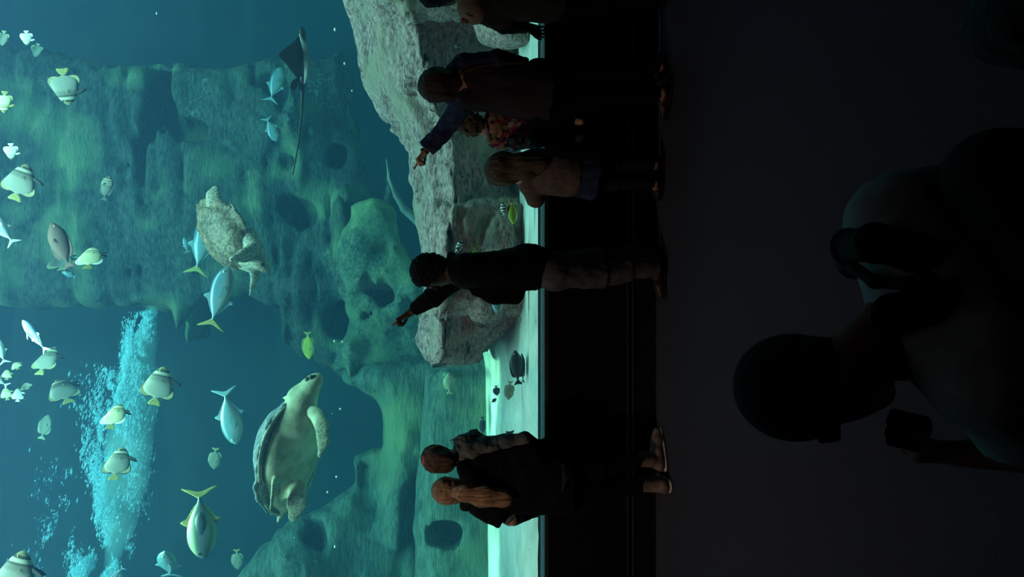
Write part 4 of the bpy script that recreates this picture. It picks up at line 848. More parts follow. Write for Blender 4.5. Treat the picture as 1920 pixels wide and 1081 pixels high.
def hand(B, wr, d, pn, s=1.0, pose='relaxed', ts=1):
    d = unit(d); pn = unit(np.asarray(pn, float)-d*(np.asarray(pn, float)@d)); t = np.cross(d, pn)*ts; wr = np.asarray(wr)
    L = [.070, .080, .074, .058]; curl = dict(relaxed=[.25, .3, .35, .4], point=[.05, 1.45, 1.5, 1.45], grip=[.8, .85, .9, .9], flat=[.08, .08, .1, .12])[pose]
    for i in range(4):
        off = (1.5-i)*.0205*s; k = wr+d*(.088-.004*abs(i-1))*s+t*off
        B.cap(wr+t*off*.7+d*.01, k, .0145*s, .0125*s, .014)
        a = curl[i]; p = k; ang = 0.0; spread = (1.5-i)*.06
        for q, (fr, r0, r1) in enumerate(((.44, .0098, .0092), (.31, .0092, .0082), (.25, .0082, .0065))):
            ang += a*(.75 if q == 0 else 1.0); dd = unit(d*math.cos(ang)+pn*math.sin(ang)+t*spread*math.cos(ang)); e = p+dd*L[i]*fr*s; B.cap(p, e, r0*s, r1*s, .004 if q else .008); p = e
    b = wr+d*.022*s+t*.030*s+pn*.008*s; m_ = b+unit(d*.7+t*.65+pn*.3)*.036*s
    if pose == 'point' or pose == 'grip': e = m_+unit(d*.8-t*.35+pn*.55)*.030*s; g = e+unit(d*.45-t*.6+pn*.5)*.024*s
    else: e = m_+unit(d*.85+t*.3+pn*.2)*.030*s; g = e+unit(d+pn*.2)*.024*s
    B.cap(wr+d*.012*s+t*.012*s, b, .015*s, .0135*s, .012); B.chain([b, m_, e, g], [.0135*s, .011*s, .0095*s, .0072*s], .006)
def fold(amp, sc, seed=3):
    sc = np.asarray(sc, float); return lambda p: amp*fbm(p*sc, 3, seed)
def person(label, base, group='visitors at the aquarium window'):
    r = empty('person', base); return tag(r, label, 'person', group)
def torso(Fd, a, b, c, d, ra, rb, k=.06):
    """shoulders a,b to hips c,d"""
    a, b, c, d = map(np.asarray, (a, b, c, d))
    for t in (.12, .38, .62, .88): Fd.cap(a*(1-t)+b*t, c*(1-t)+d*t, ra, rb, k)
    Fd.cap(a, b, ra*.62, ra*.62, k)
def shoe(root, heel, toe, s, m, ms=None, high=0.0, ank=None):
    heel, toe = np.asarray(heel), np.asarray(toe); d = toe-heel; Z = np.array([0, 0, 1.0])
    E = Field(.006); E.chain([heel+Z*.045*s, heel+d*.35+Z*.05*s, heel+d*.7+Z*.035*s, toe-d*.06+Z*.030*s], [.040*s, .043*s, .040*s, .032*s], .03)
    if high: E.cap(heel+d*.12+Z*.04, (np.asarray(ank) if ank is not None else heel+d*.12+Z*high), .042*s, .043*s, .02, flat=(0, 1))
    E.cut(heel+Z*.012, -Z); o = part('shoe', E.mesh(disp=fold(.002, (30, 30, 30))), m, root)
    so = Field(.006); so.chain([heel+Z*.012, heel+d*.5+Z*.012, toe-d*.05+Z*.012], [.044*s, .045*s, .036*s], .02, sq=(Z, .28)); part('sole', so.mesh(), ms or m, o if False else root)
    return o

# ---------------------------------------------------------------- the man pointing, in profile by the middle of the window
def man():
    Y = 5.27; base = FL(1246, 510); r = person('man in black jacket and pale trousers pointing up at the water with his outstretched arm', base)
    fw = np.array([-.93, .36, 0]); dp = unit(np.array([.36, .93, 0])); q = lambda x, y, o=0: P(x, y, Y+o)
    hc = q(807, 511, .0); B = Field(HB); w = head(B, hc, (-.10, 0, 1), (-.90, .44, -.08), 1.0)
    sN, sF, hN, hF = q(872, 504, -.12), q(866, 512, .14), q(1035, 512, -.08), q(1035, 502, .10)
    B.cap(q(826, 503), q(868, 505), .056, .062, .04); torso(B, sN, sF, hN, hF, .085, .09)
    el, wr = q(808, 558, .2), q(766, 588, .29); B.chain([sF, el, wr], [.05, .042, .027], .03); hand(B, wr, P(726, 612, Y+.33)-wr, np.array([.2, -.3, -1]), 1.0, 'point', -1)
    eN, wN = q(952, 512, -.13), q(1022, 516, -.02); B.chain([sN, eN, wN], [.05, .04, .027], .03); hand(B, wN, (0, 0, -1), (.9, .2, 0), .95, 'relaxed', 1)
    aN, aF = q(1228, 498, -.02), q(1222, 476, .12); B.chain([hN, q(1130, 512, -.05), aN], [.085, .055, .036], .03); B.chain([hF, q(1130, 480, .10), aF], [.085, .055, .036], .03)
    B.cap(aN, FL(1246, 530)+np.array([0, 0, .04]), .034, .03, .02); B.cap(aF, FL(1236, 488)+np.array([0, 0, .04]), .034, .03, .02); part('body', B.mesh(), m_skin_d, r); eyes(r, w, 1.0)
    H = Field(HB); f, l, u = frame((-.10, 0, 1), (-.90, .44, -.08)); H.ell(w(-.014, 0, .03), [.122, .098, .104], np.stack([f, l, u]), 0); H.ell(w(-.05, 0, -.03), [.078, .08, .08], np.stack([f, l, u]), .03)
    H.cut(w(.050, 0, .03), f*.90-u*.44); part('hair', H.mesh(disp=fold(.008, (60, 60, 60))), h_black, r)
    J = Field(.007); torso(J, q(880, 506, -.10), q(878, 510, .11), q(1000, 504, -.07), q(1000, 502, .08), .108, .128, .05); J.cap(q(985, 486, 0), q(1040, 500, 0), .10, .098, .05); J.cap(q(868, 505, -.1), q(868, 507, .1), .085, .085, .05); J.cap(q(850, 498), q(866, 503), .068, .09, .03)
    J.chain([sF, el, q(776, 581, .27)], [.085, .066, .050], .03, flat=(0, 1)); J.chain([sN, eN, q(1008, 516, -.06)], [.082, .066, .05], .03, flat=(0, 1))
    J.chain([q(893, 546, -.04), q(930, 553, -.05), q(968, 556, -.05)], [.035, .062, .052], .05, sq=(dp, .5)); J.cut(q(1032, 500), unit(IV(1, .30, 0))); J.cut(q(974, 566, 0), unit(IV(1, .5, 0))) if False else None
    part('jacket', J.mesh(disp=fold(.007, (9, 9, 16), 4)), c_black, r)
    C = Field(.006); C.chain([q(846, 480, .03), q(850, 500, -.08), q(858, 528, -.05)], [.03, .032, .024], .02, sq=(np.array([0, 0, 1.]), 1)); part('collar', C.mesh(), c_navyblack, r)
    T = Field(.007); T.cap(hN, hF, .115, .112, .05); T.chain([hN+np.array([0, 0, -.02]), q(1130, 513, -.05), q(1178, 505, -.03), q(1234, 499, -.02)], [.108, .092, .077, .060], .03, flat=(0, 1)); T.chain([hF+np.array([0, 0, -.02]), q(1130, 479, .10), q(1180, 476, .11), q(1226, 476, .12)], [.105, .06, .055, .05], .03, flat=(0, 1))
    T.ell(q(1107, 542, -.07), [.012, .02, .02], None, .01, op='s'); part('trousers', T.mesh(disp=fold(.008, (14, 14, 9), 8)), c_grey, r)
    shoe(r, FL(1243, 488), FL(1249, 556), 1.0, c_leather, c_leather); shoe(r, FL(1232, 466), FL(1238, 498), .9, c_leather, c_leather)
    G = Field(.003)
    for e in (1, -1):
        ring = [w(.104, e*.033+.022*math.cos(t), .008+.018*math.sin(t)) for t in np.linspace(0, 2*math.pi, 13)]; G.chain(ring, [.0028]*13, .001); G.cap(w(.104, e*.055, .012), w(.0, e*.083, .012), .0025, .0025, .001)
    G.cap(w(.108, .012, .012), w(.108, -.012, .012), .0025, .0025, .001); part('glasses', G.mesh(relax=0), c_steel, r)
man()
# ---------------------------------------------------------------- woman pointing
def woman():
    Y = 5.16; r = person('woman with brown bob and rolled denim sleeves pointing past the grey rock', FL(1252, 165)); q = lambda x, y, o=0: P(x, y, Y+o)
    hc = q(822, 164, .02); up, fw = (-.14, .05, 1), (-.55, .83, -.05); B = Field(HB); w = head(B, hc, up, fw, .95); f, l, u = frame(up, fw); R = np.stack([f, l, u])
    sR, sL, hR, hL = q(876, 122, 0), q(868, 190, .05), q(1010, 140, -.02), q(1010, 198, .02)
    B.cap(q(838, 160, .0), q(866, 157, .01), .05, .055, .04); torso(B, sR, sL, hR, hL, .07, .085)
    el, wr = q(838, 238, .18), q(798, 283, .25); B.chain([sL, el, wr], [.042, .037, .024], .03); hand(B, wr, q(764, 326, .28)-wr, np.array([.3, -.25, -1.]), .95, 'point', -1)
    eR, wR = q(935, 112, -.06), q(1000, 128, .05); B.chain([sR, eR, wR], [.042, .036, .024], .03); hand(B, wR, (0, .3, -1), (-1, 0, 0), .9, 'relaxed', -1)
    aR, aL = q(1236, 124, .0), q(1240, 172, -.03); B.chain([hR, q(1120, 136, .0), aR], [.085, .055, .034], .03); B.chain([hL, q(1120, 184, 0), aL], [.085, .055, .034], .03)
    B.cap(aR, FL(1248, 128)+np.array([0, 0, .035]), .03, .028, .02); B.cap(aL, FL(1254, 190)+np.array([0, 0, .035]), .03, .028, .02); part('body', B.mesh(), m_skin, r); eyes(r, w, .95)
    H = Field(HB); H.ell(w(-.02, 0, .025), [.115, .105, .112], R, 0); H.cap(w(-.035, 0, -.02), w(-.03, 0, -.115), .096, .072, .03); H.cap(w(0, .07, 0), w(.01, .065, -.10), .04, .03, .03); H.cap(w(0, -.07, 0), w(.01, -.065, -.10), .04, .03, .03); H.cut(w(.055, 0, .0), f*.94-u*.34)
    part('hair', H.mesh(disp=fold(.006, (40, 40, 6), 4)), h_brown, r)
    T = Field(.007); torso(T, sR, sL, q(990, 142, -.02), q(990, 196, .02), .082, .105, .05); T.chain([q(960, 170, 0), q(1026, 172, 0)], [.15, .19], .06, flat=(0, 1)); part('tunic', T.mesh(disp=fold(.009, (16, 16, 5), 6)), c_dbrown, r)
    D = Field(.006); D.cap(q(866, 124, 0), q(862, 186, .04), .07, .07, .03); D.chain([sL, el, q(806, 274, .24)], [.075, .064, .056], .02, flat=(0, 1)); D.cap(q(816, 262, .225), q(800, 279, .247), .062, .062, .004, flat=(1, 1)); D.chain([sR, eR, q(985, 122, .02)], [.072, .06, .048], .03, flat=(0, 1)); D.cap(q(846, 135, .02), q(846, 182, .05), .045, .05, .03)
    part('denim_jacket', D.mesh(disp=fold(.008, (22, 22, 22), 9)), c_denim, r)
    S_ = Field(.006); S_.chain([q(862, 140, -.07), q(885, 128, -.09), q(930, 118, -.11), q(985, 118, -.12)], [.012, .012, .012, .012], .01, sq=(TOW, .4)); part('strap', S_.mesh(), cloth('mustard_strap', lin(78, 58, 34)), r)
    Lg = Field(.007); Lg.cap(hR, hL, .10, .10, .04); Lg.chain([hR, q(1120, 136, 0), q(1232, 124, 0)], [.10, .072, .05], .03, flat=(0, 1)); Lg.chain([hL, q(1120, 184, 0), q(1236, 172, -.02)], [.10, .072, .05], .03, flat=(0, 1)); part('trousers', Lg.mesh(), c_black, r)
    shoe(r, FL(1246, 112), FL(1246, 160), .9, c_darksh); shoe(r, FL(1260, 152), FL(1252, 222), .95, c_leather, c_darksh)
    W = Field(.004); W.cap(q(797, 281, .247)-(wr-el)*.02, wr+(wr-el)*.06, .031, .030, .002, flat=(1, 1)); part('bracelet', W.mesh(), c_steel, r)
woman()
# ---------------------------------------------------------------- toddler on the sill, in front of her
def toddler():
    Y = 5.45; c0 = P(1012, 246, 5.52); r = person('curly fair haired toddler in patchwork top sitting on the window sill', c0); q = lambda x, y, o=0: P(x, y, Y+o)
    up, fw = (0, 0, 1), (-.5, .85, 0); B = Field(HB); hc = q(884, 236); w = head(B, hc, up, fw, .72); f, l, u = frame(up, fw); R = np.stack([f, l, u])
    B.cap(q(898, 238), q(914, 240), .035, .04, .02); sR, sL = q(924, 220), q(928, 262); hR, hL = q(1006, 228, .0), q(1006, 260, 0); torso(B, sR, sL, hR, hL, .05, .06)
    eL, wL = q(966, 270, .02), q(994, 266, .10); B.chain([sL, eL, wL], [.032, .028, .02], .02); hand(B, wL, (-.1, .7, -.4), (0, -.2, -1), .62, 'relaxed', 1); eR = q(965, 218, .03); B.chain([sR, eR, q(998, 222, .10)], [.032, .028, .02], .02)
    for a, y in ((hR, 226), (hL, 258)): B.chain([a, q(1012, y, -.12), q(1080, y+2, -.13), q(1090, y+2, -.17)], [.055, .045, .03, .022], .02)
    part('body', B.mesh(), m_skin, r)
    H = Field(HB); H.ell(w(-.02, 0, .03), np.array([.115, .10, .105])*.76, R, 0); H.ell(w(-.03, 0, -.04), np.array([.09, .10, .07])*.76, R, .02); H.cut(w(.06, 0, 0), f*.95-u*.3); part('hair', H.mesh(disp=fold(.016, (34, 34, 34), 3)), h_lblond, r)
    T = Field(.006); torso(T, sR, sL, q(1002, 226), q(1002, 262), .062, .082, .04); T.chain([sL, eL, q(984, 268, .07)], [.052, .046, .04], .02, flat=(0, 1)); T.chain([sR, eR], [.05, .045], .02); T.cut(q(1008, 246), -np.array([0, 0, 1.])); part('patchwork_top', T.mesh(disp=fold(.006, (24, 24, 24), 5)), c_patch, r)
    C = Field(.005); C.chain([q(910, 226, -.05), q(912, 242, -.06), q(916, 256, -.04)], [.014, .016, .014], .01); part('white_collar', C.mesh(), c_lgrey, r)
    Lg = Field(.006)
    for a, y in ((hR, 226), (hL, 258)): Lg.chain([a, q(1012, y, -.12), q(1074, y+2, -.13)], [.07, .056, .044], .03, flat=(0, 1))
    part('trousers', Lg.mesh(), c_black, r)
toddler()
# ---------------------------------------------------------------- blonde girl
def girl():
    Y = 5.26; r = person('small girl with long loose blonde hair, beige sweater and denim skirt', FL(1246, 322)); q = lambda x, y, o=0: P(x, y, Y+o)
    up, fw = (-.05, 0, 1), (-.62, .78, -.02); B = Field(HB); hc = q(944, 322, .02); w = head(B, hc, up, fw, .88); f, l, u = frame(up, fw); R = np.stack([f, l, u])
    B.cap(q(962, 322), q(982, 324), .04, .045, .03); sR, sL, hR, hL = q(992, 298, -.02), q(990, 346, .04), q(1078, 308), q(1078, 342); torso(B, sR, sL, hR, hL, .055, .065)
    eL, wL = q(1004, 374, .10), q(1012, 364, .22); B.chain([sL, eL, wL], [.035, .032, .022], .02); hand(B, wL, (.05, .9, -.1), (0, 0, -1), .75, 'flat', 1); eR = q(1045, 290, .0); B.chain([sR, eR, q(1090, 296, .1)], [.035, .03, .021], .02)
    aR, aL = q(1226, 306), q(1226, 342); B.chain([hR, q(1155, 308), aR], [.07, .045, .030], .03); B.chain([hL, q(1155, 342), aL], [.07, .045, .030], .03); B.cap(aR, FL(1240, 322)+np.array([0, 0, .03]), .027, .024, .02); B.cap(aL, FL(1240, 358)+np.array([0, 0, .03]), .027, .024, .02); part('body', B.mesh(), m_skin, r); eyes(r, w, .88)
    H = Field(HB); H.ell(w(-.018, 0, .03), np.array([.118, .10, .104]), R, 0); H.chain([w(-.05, -.01, .0), q(985, 312, -.07), q(1012, 306, -.09), q(1028, 300, -.09)], [.09, .085, .062, .03], .04, sq=(TOW, .7)); H.cap(w(.0, .08, -.01), q(968, 346, .02), .035, .022, .03); H.cap(w(-.02, -.085, -.02), q(1000, 294, -.06), .04, .03, .03); H.cut(w(.075, 0, .03), f*.9-u*.45)
    part('hair', H.mesh(disp=fold(.008, (34, 34, 5), 6)), h_lblond, r)
    T = Field(.007); torso(T, sR, sL, q(1060, 304), q(1060, 346), .068, .098, .05); T.cap(q(1040, 324), q(1080, 326), .135, .135, .05, flat=(0, 1)); T.chain([sL, eL, q(1010, 366, .17)], [.062, .058, .046], .03, flat=(0, 1)); T.chain([sR, eR, q(1082, 294, .08)], [.06, .052, .045], .03, flat=(0, 1)); part('sweater', T.mesh(disp=fold(.006, (12, 12, 12), 5)), c_beige, r)
    K = Field(.007); K.cap(q(1066, 326), q(1100, 328), .145, .155, 0, flat=(1, 1), sq=(TOW, .85)); K.cap(q(1092, 328), q(1114, 330), .152, .165, 0, flat=(1, 1), sq=(TOW, .85)); part('denim_skirt', K.mesh(disp=fold(.008, (22, 22, 3), 5)), c_denim, r)
    Bn = Field(.007); Bn.cap(q(1050, 325), q(1076, 326), .140, .141, 0, flat=(1, 1), sq=(TOW, .88)); part('sweater_hem', Bn.mesh(disp=fold(.003, (22, 22, 3), 5)), c_taupe, r)
    Tg = Field(.006)
    for h_, k_, a_ in ((hR, 308, aR), (hL, 342, aL)): Tg.chain([h_, q(1155, k_), a_], [.078, .051, .037], .03, flat=(0, 1))
    part('leggings', Tg.mesh(), c_dgrey, r); shoe(r, FL(1244, 300), FL(1240, 334), .8, c_darksh); shoe(r, FL(1244, 338), FL(1240, 372), .8, c_darksh)
girl()
# ---------------------------------------------------------------- visitor cut by the frame edge
def edge_visitor():
    Y = 5.12; r = person('dark haired visitor in olive jacket leaning a hand on the sill, half outside the frame', FL(1250, -20)); q = lambda x, y, o=0: P(x, y, Y+o)
    up, fw = (0, .1, 1), (-.3, .95, -.05); B = Field(HB); hc = q(820, -13); w = head(B, hc, up, fw, 1.0); f, l, u = frame(up, fw); R = np.stack([f, l, u]); B.cap(q(844, -16), q(872, -20), .052, .06, .03)
    sR, sL, hR, hL = q(890, -60), q(892, 14), q(1050, -48), q(1050, 8); torso(B, sR, sL, hR, hL, .08, .09)
    eL, wL = q(950, 42, .10), q(992, 52, .33); B.chain([sL, eL, wL], [.048, .042, .027], .03); hand(B, wL, P(1016, 62, Y+.42)-wL, (0, -.3, -1), 1.0, 'relaxed', 1); B.chain([sR, q(965, -78, 0), q(1040, -70, .05)], [.048, .04, .027], .03)
    aR, aL = q(1232, -44), q(1232, 0); B.chain([hR, q(1140, -46), aR], [.09, .058, .036], .03); B.chain([hL, q(1140, 4), aL], [.09, .058, .036], .03); part('body', B.mesh(), m_skin_d, r)
    H = Field(HB); H.ell(w(-.012, 0, .03), [.115, .098, .10], R, 0); H.ell(w(-.04, 0, -.03), [.08, .085, .08], R, .03); H.cut(w(.06, 0, .03), f*.9-u*.45); part('hair', H.mesh(disp=fold(.006, (40, 40, 40), 6)), h_black, r)
    J = Field(.007); torso(J, sR, sL, q(1020, -50), q(1020, 6), .10, .125, .05); J.cap(q(1000, -22), q(1047, -20), .20, .215, .05, flat=(0, 1), sq=(TOW, .75)); J.chain([sL, eL, q(984, 50, .29)], [.088, .072, .052], .03, flat=(0, 1)); J.chain([sR, q(965, -78, 0), q(1030, -72, .04)], [.088, .07, .052], .03, flat=(0, 1)); part('jacket', J.mesh(disp=fold(.008, (12, 12, 9), 6)), c_olive, r)
    K = Field(.007); K.cap(q(884, -62, -.01), q(886, 16, -.01), .098, .098, .04); K.cap(q(866, -20), q(890, -20), .08, .12, .03); K.cut(q(899, 0), unit(IV(1, -.5, 0))); part('shoulder_yoke', K.mesh(disp=fold(.005, (14, 14, 9), 6)), c_tan, r)
    Lg = Field(.007); Lg.cap(hR, hL, .11, .11, .04); Lg.chain([hR, q(1140, -46), q(1232, -44)], [.105, .078, .058], .03, flat=(0, 1)); Lg.chain([hL, q(1140, 4), q(1232, 0)], [.105, .078, .058], .03, flat=(0, 1)); part('trousers', Lg.mesh(), c_black, r)
    tg = Field(.004); tg.cap(q(868, 38, -.10), q(876, 41, -.10), .017, .014, 0, sq=(TOW, .25)); part('paper_badge', tg.mesh(), c_white, r); tr = Field(.004); tr.cap(q(867, 35, -.115), q(870, 35, -.115), .008, .007, 0, sq=(TOW, .4)); part('badge_stripe', tr.mesh(), mat('red_print', lin(196, 40, 48)), r)
    shoe(r, FL(1250, -48), FL(1240, -40), .95, c_darksh); shoe(r, FL(1250, 0), FL(1240, 8), .95, c_darksh)
edge_visitor()
# ---------------------------------------------------------------- woman with the ponytail carrying a child
def mother():
    Y = 5.22; r = person('woman in black hoodie with long blonde ponytail and white sneakers carrying a child', FL(1250, 885)); q = lambda x, y, o=0: P(x, y, Y+o)
    up, fw = (.06, .05, 1), (.1, .99, -.05); B = Field(HB); hc = q(845, 918, .04); w = head(B, hc, up, fw, .95); f, l, u = frame(up, fw); R = np.stack([f, l, u]); B.cap(q(864, 914, .02), q(886, 912), .05, .056, .03)
    sR, sL, hR, hL = q(902, 872), q(902, 946), q(1045, 884), q(1045, 928); torso(B, sR, sL, hR, hL, .075, .09)
    eL, wL = q(958, 972, .0), q(1012, 955, .14); B.chain([sL, eL, wL], [.044, .038, .026], .03); hand(B, wL, (.5, .5, -.6), (.6, -.2, 0), .92, 'grip', -1)
    eR, wR = q(990, 846, -.02), q(962, 858, .24); B.chain([sR, eR, wR], [.044, .038, .026], .03); hand(B, wR, (-.4, .8, .2), (0, 0, 1), .92, 'grip', 1)
    aR, aL = q(1196, 858, .02), q(1200, 908, -.02); B.chain([hR, q(1125, 876), aR], [.088, .056, .035], .03); B.chain([hL, q(1125, 920), aL], [.088, .056, .035], .03); B.cap(aR, FL(1240, 850)+np.array([0, 0, .05]), .033, .03, .02); B.cap(aL, FL(1246, 908)+np.array([0, 0, .05]), .033, .03, .02); part('body', B.mesh(), m_skin, r); eyes(r, w, .95)
    H = Field(.005); H.ell(w(-.014, 0, .028), [.106, .089, .100], R, 0); H.ell(w(-.045, 0, -.035), [.068, .072, .07], R, .03); H.cut(w(.055, 0, .03), f*.9-u*.45); o = part('hair', H.mesh(disp=fold(.004, (16, 16, 40), 6)), h_blond, r)
    Pn = Field(.005); Pn.chain([q(853, 922, -.085), q(870, 924, -.135), q(905, 930, -.145), q(945, 934, -.140), q(962, 936, -.137)], [.030, .050, .066, .055, .020], .03, sq=(TOW, .6)); part('ponytail', Pn.mesh(disp=fold(.009, (44, 44, 4), 6)), h_blond, r)
    T = Field(.007); torso(T, sR, sL, q(1030, 880), q(1030, 932), .088, .118, .05); T.cap(q(985, 905), q(1062, 903), .195, .215, .06, flat=(0, 1), sq=(TOW, .7)); T.chain([sR, eR, q(968, 856, .20)], [.08, .070, .052], .03, flat=(0, 1)); T.chain([sL, q(944, 966, .0)], [.088, .082], .03, flat=(0, 1)); T.chain([q(1000, 850, 0), q(1030, 830, .05)], [.08, .05], .05); part('hoodie', T.mesh(disp=fold(.008, (9, 9, 14), 6)), c_navyblack, r)
    Hd = Field(.006); Hd.chain([q(868, 876, -.02), q(884, 900, -.09), q(886, 925, -.09), q(874, 946, -.01)], [.045, .055, .055, .042], .04); part('hood', Hd.mesh(disp=fold(.006, (14, 14, 14), 2)), c_navyblack, r)
    Fa = Field(.006); Fa.chain([q(948, 967, .0), eL, q(1006, 957, .12)], [.052, .052, .040], .03, flat=(1, 1)); part('grey_sleeve', Fa.mesh(disp=fold(.005, (20, 20, 20), 2)), c_gcard, r)
    Lg = Field(.007); Lg.cap(hR, hL, .12, .12, .04); Lg.chain([hR, q(1125, 876), q(1196, 860, .02)], [.115, .082, .056], .03, flat=(0, 1)); Lg.chain([hL, q(1125, 920), q(1200, 908, -.02)], [.115, .082, .056], .03, flat=(0, 1)); part('trousers', Lg.mesh(), c_black, r)
    Sh = Field(.005); Sh.chain([q(1056, 872, -.17), q(1060, 895, -.19), q(1055, 918, -.17)], [.014, .018, .012], .02, sq=(TOW, .4)); part('shirt_hem', Sh.mesh(), c_dgrey, r)
    for he, to, an in ((FL(1249, 872), FL(1240, 806), q(1194, 861, .02)), (FL(1258, 911), FL(1240, 902), q(1199, 908, -.02))): shoe(r, he, to, 1.08, c_white, c_sole, .15, an)
mother()
def carried_child():
    Y = 5.28; r = person('little girl with pink hair tie carried on the hip of the ponytailed woman', P(975, 845, 5.28)); q = lambda x, y, o=0: P(x, y, Y+o)
    up, fw = (.08, .05, 1), (.35, .93, 0); B = Field(HB); hc = q(823, 858, .0); w = head(B, hc, up, fw, .84); f, l, u = frame(up, fw); R = np.stack([f, l, u]); B.cap(q(842, 856), q(858, 854), .036, .04, .02)
    sR, sL, hR, hL = q(872, 834), q(876, 872), q(950, 838), q(950, 864); torso(B, sR, sL, hR, hL, .05, .06)
    eR, wR = q(890, 822, .06), q(870, 826, .16); B.chain([sR, eR, wR], [.032, .029, .021], .02); hand(B, wR, (.1, .6, .7), (-1, 0, 0), .68, 'relaxed', 1); B.chain([sL, q(910, 884, .06), q(905, 880, .18)], [.032, .028, .02], .02)
    B.chain([hR, q(982, 824, -.06), q(1040, 850, -.0)], [.06, .046, .03], .02); B.chain([hL, q(975, 872, .10), q(1040, 870, .12)], [.06, .046, .03], .02); part('body', B.mesh(), m_skin, r); eyes(r, w, .84)
    H = Field(.005); H.ell(w(-.016, 0, .028), np.array([.112, .096, .102])*.92, R, 0); H.ell(w(-.045, 0, -.045), [.07, .075, .06], R, .03); H.cap(w(-.05, .02, -.06), q(858, 856, -.05), .05, .022, .03); H.cut(w(.06, 0, .02), f*.9-u*.4); part('hair', H.mesh(disp=fold(.009, (38, 38, 16), 6)), h_mouse, r)
    K = Field(.005); c_ = w(-.03, .0, .118)
    for t in np.linspace(0, 2*math.pi, 9)[:-1]: K.ell(c_+(l*math.cos(t)+f*math.sin(t))*.022, [.017, .017, .015], None, .006)
    part('hair_tie', K.mesh(disp=fold(.004, (70, 70, 70), 2)), c_pink, r)
    T = Field(.006); torso(T, sR, sL, q(945, 836), q(945, 868), .072, .084, .04); T.chain([sR, eR, q(876, 824, .12)], [.055, .056, .05], .02, flat=(0, 1)); T.chain([sL, q(910, 884, .06)], [.052, .045], .02); T.cap(q(866, 828, .03), q(888, 822, .06), .05, .058, .02); part('cardigan', T.mesh(disp=fold(.011, (26, 26, 26), 6)), c_gcard, r)
    Lg = Field(.006); Lg.cap(hR, hL, .08, .08, .03); Lg.chain([q(905, 834, .0), q(950, 834, -.02), q(984, 826, -.06)], [.06, .07, .055], .03); Lg.chain([q(984, 826, -.06), q(1034, 850, -.0)], [.055, .042], .03, flat=(0, 1)); Lg.chain([hL, q(975, 872, .10), q(1034, 870, .12)], [.075, .06, .042], .03, flat=(0, 1)); part('leggings', Lg.mesh(disp=fold(.005, (16, 16, 16), 6)), c_gcard, r)
carried_child()
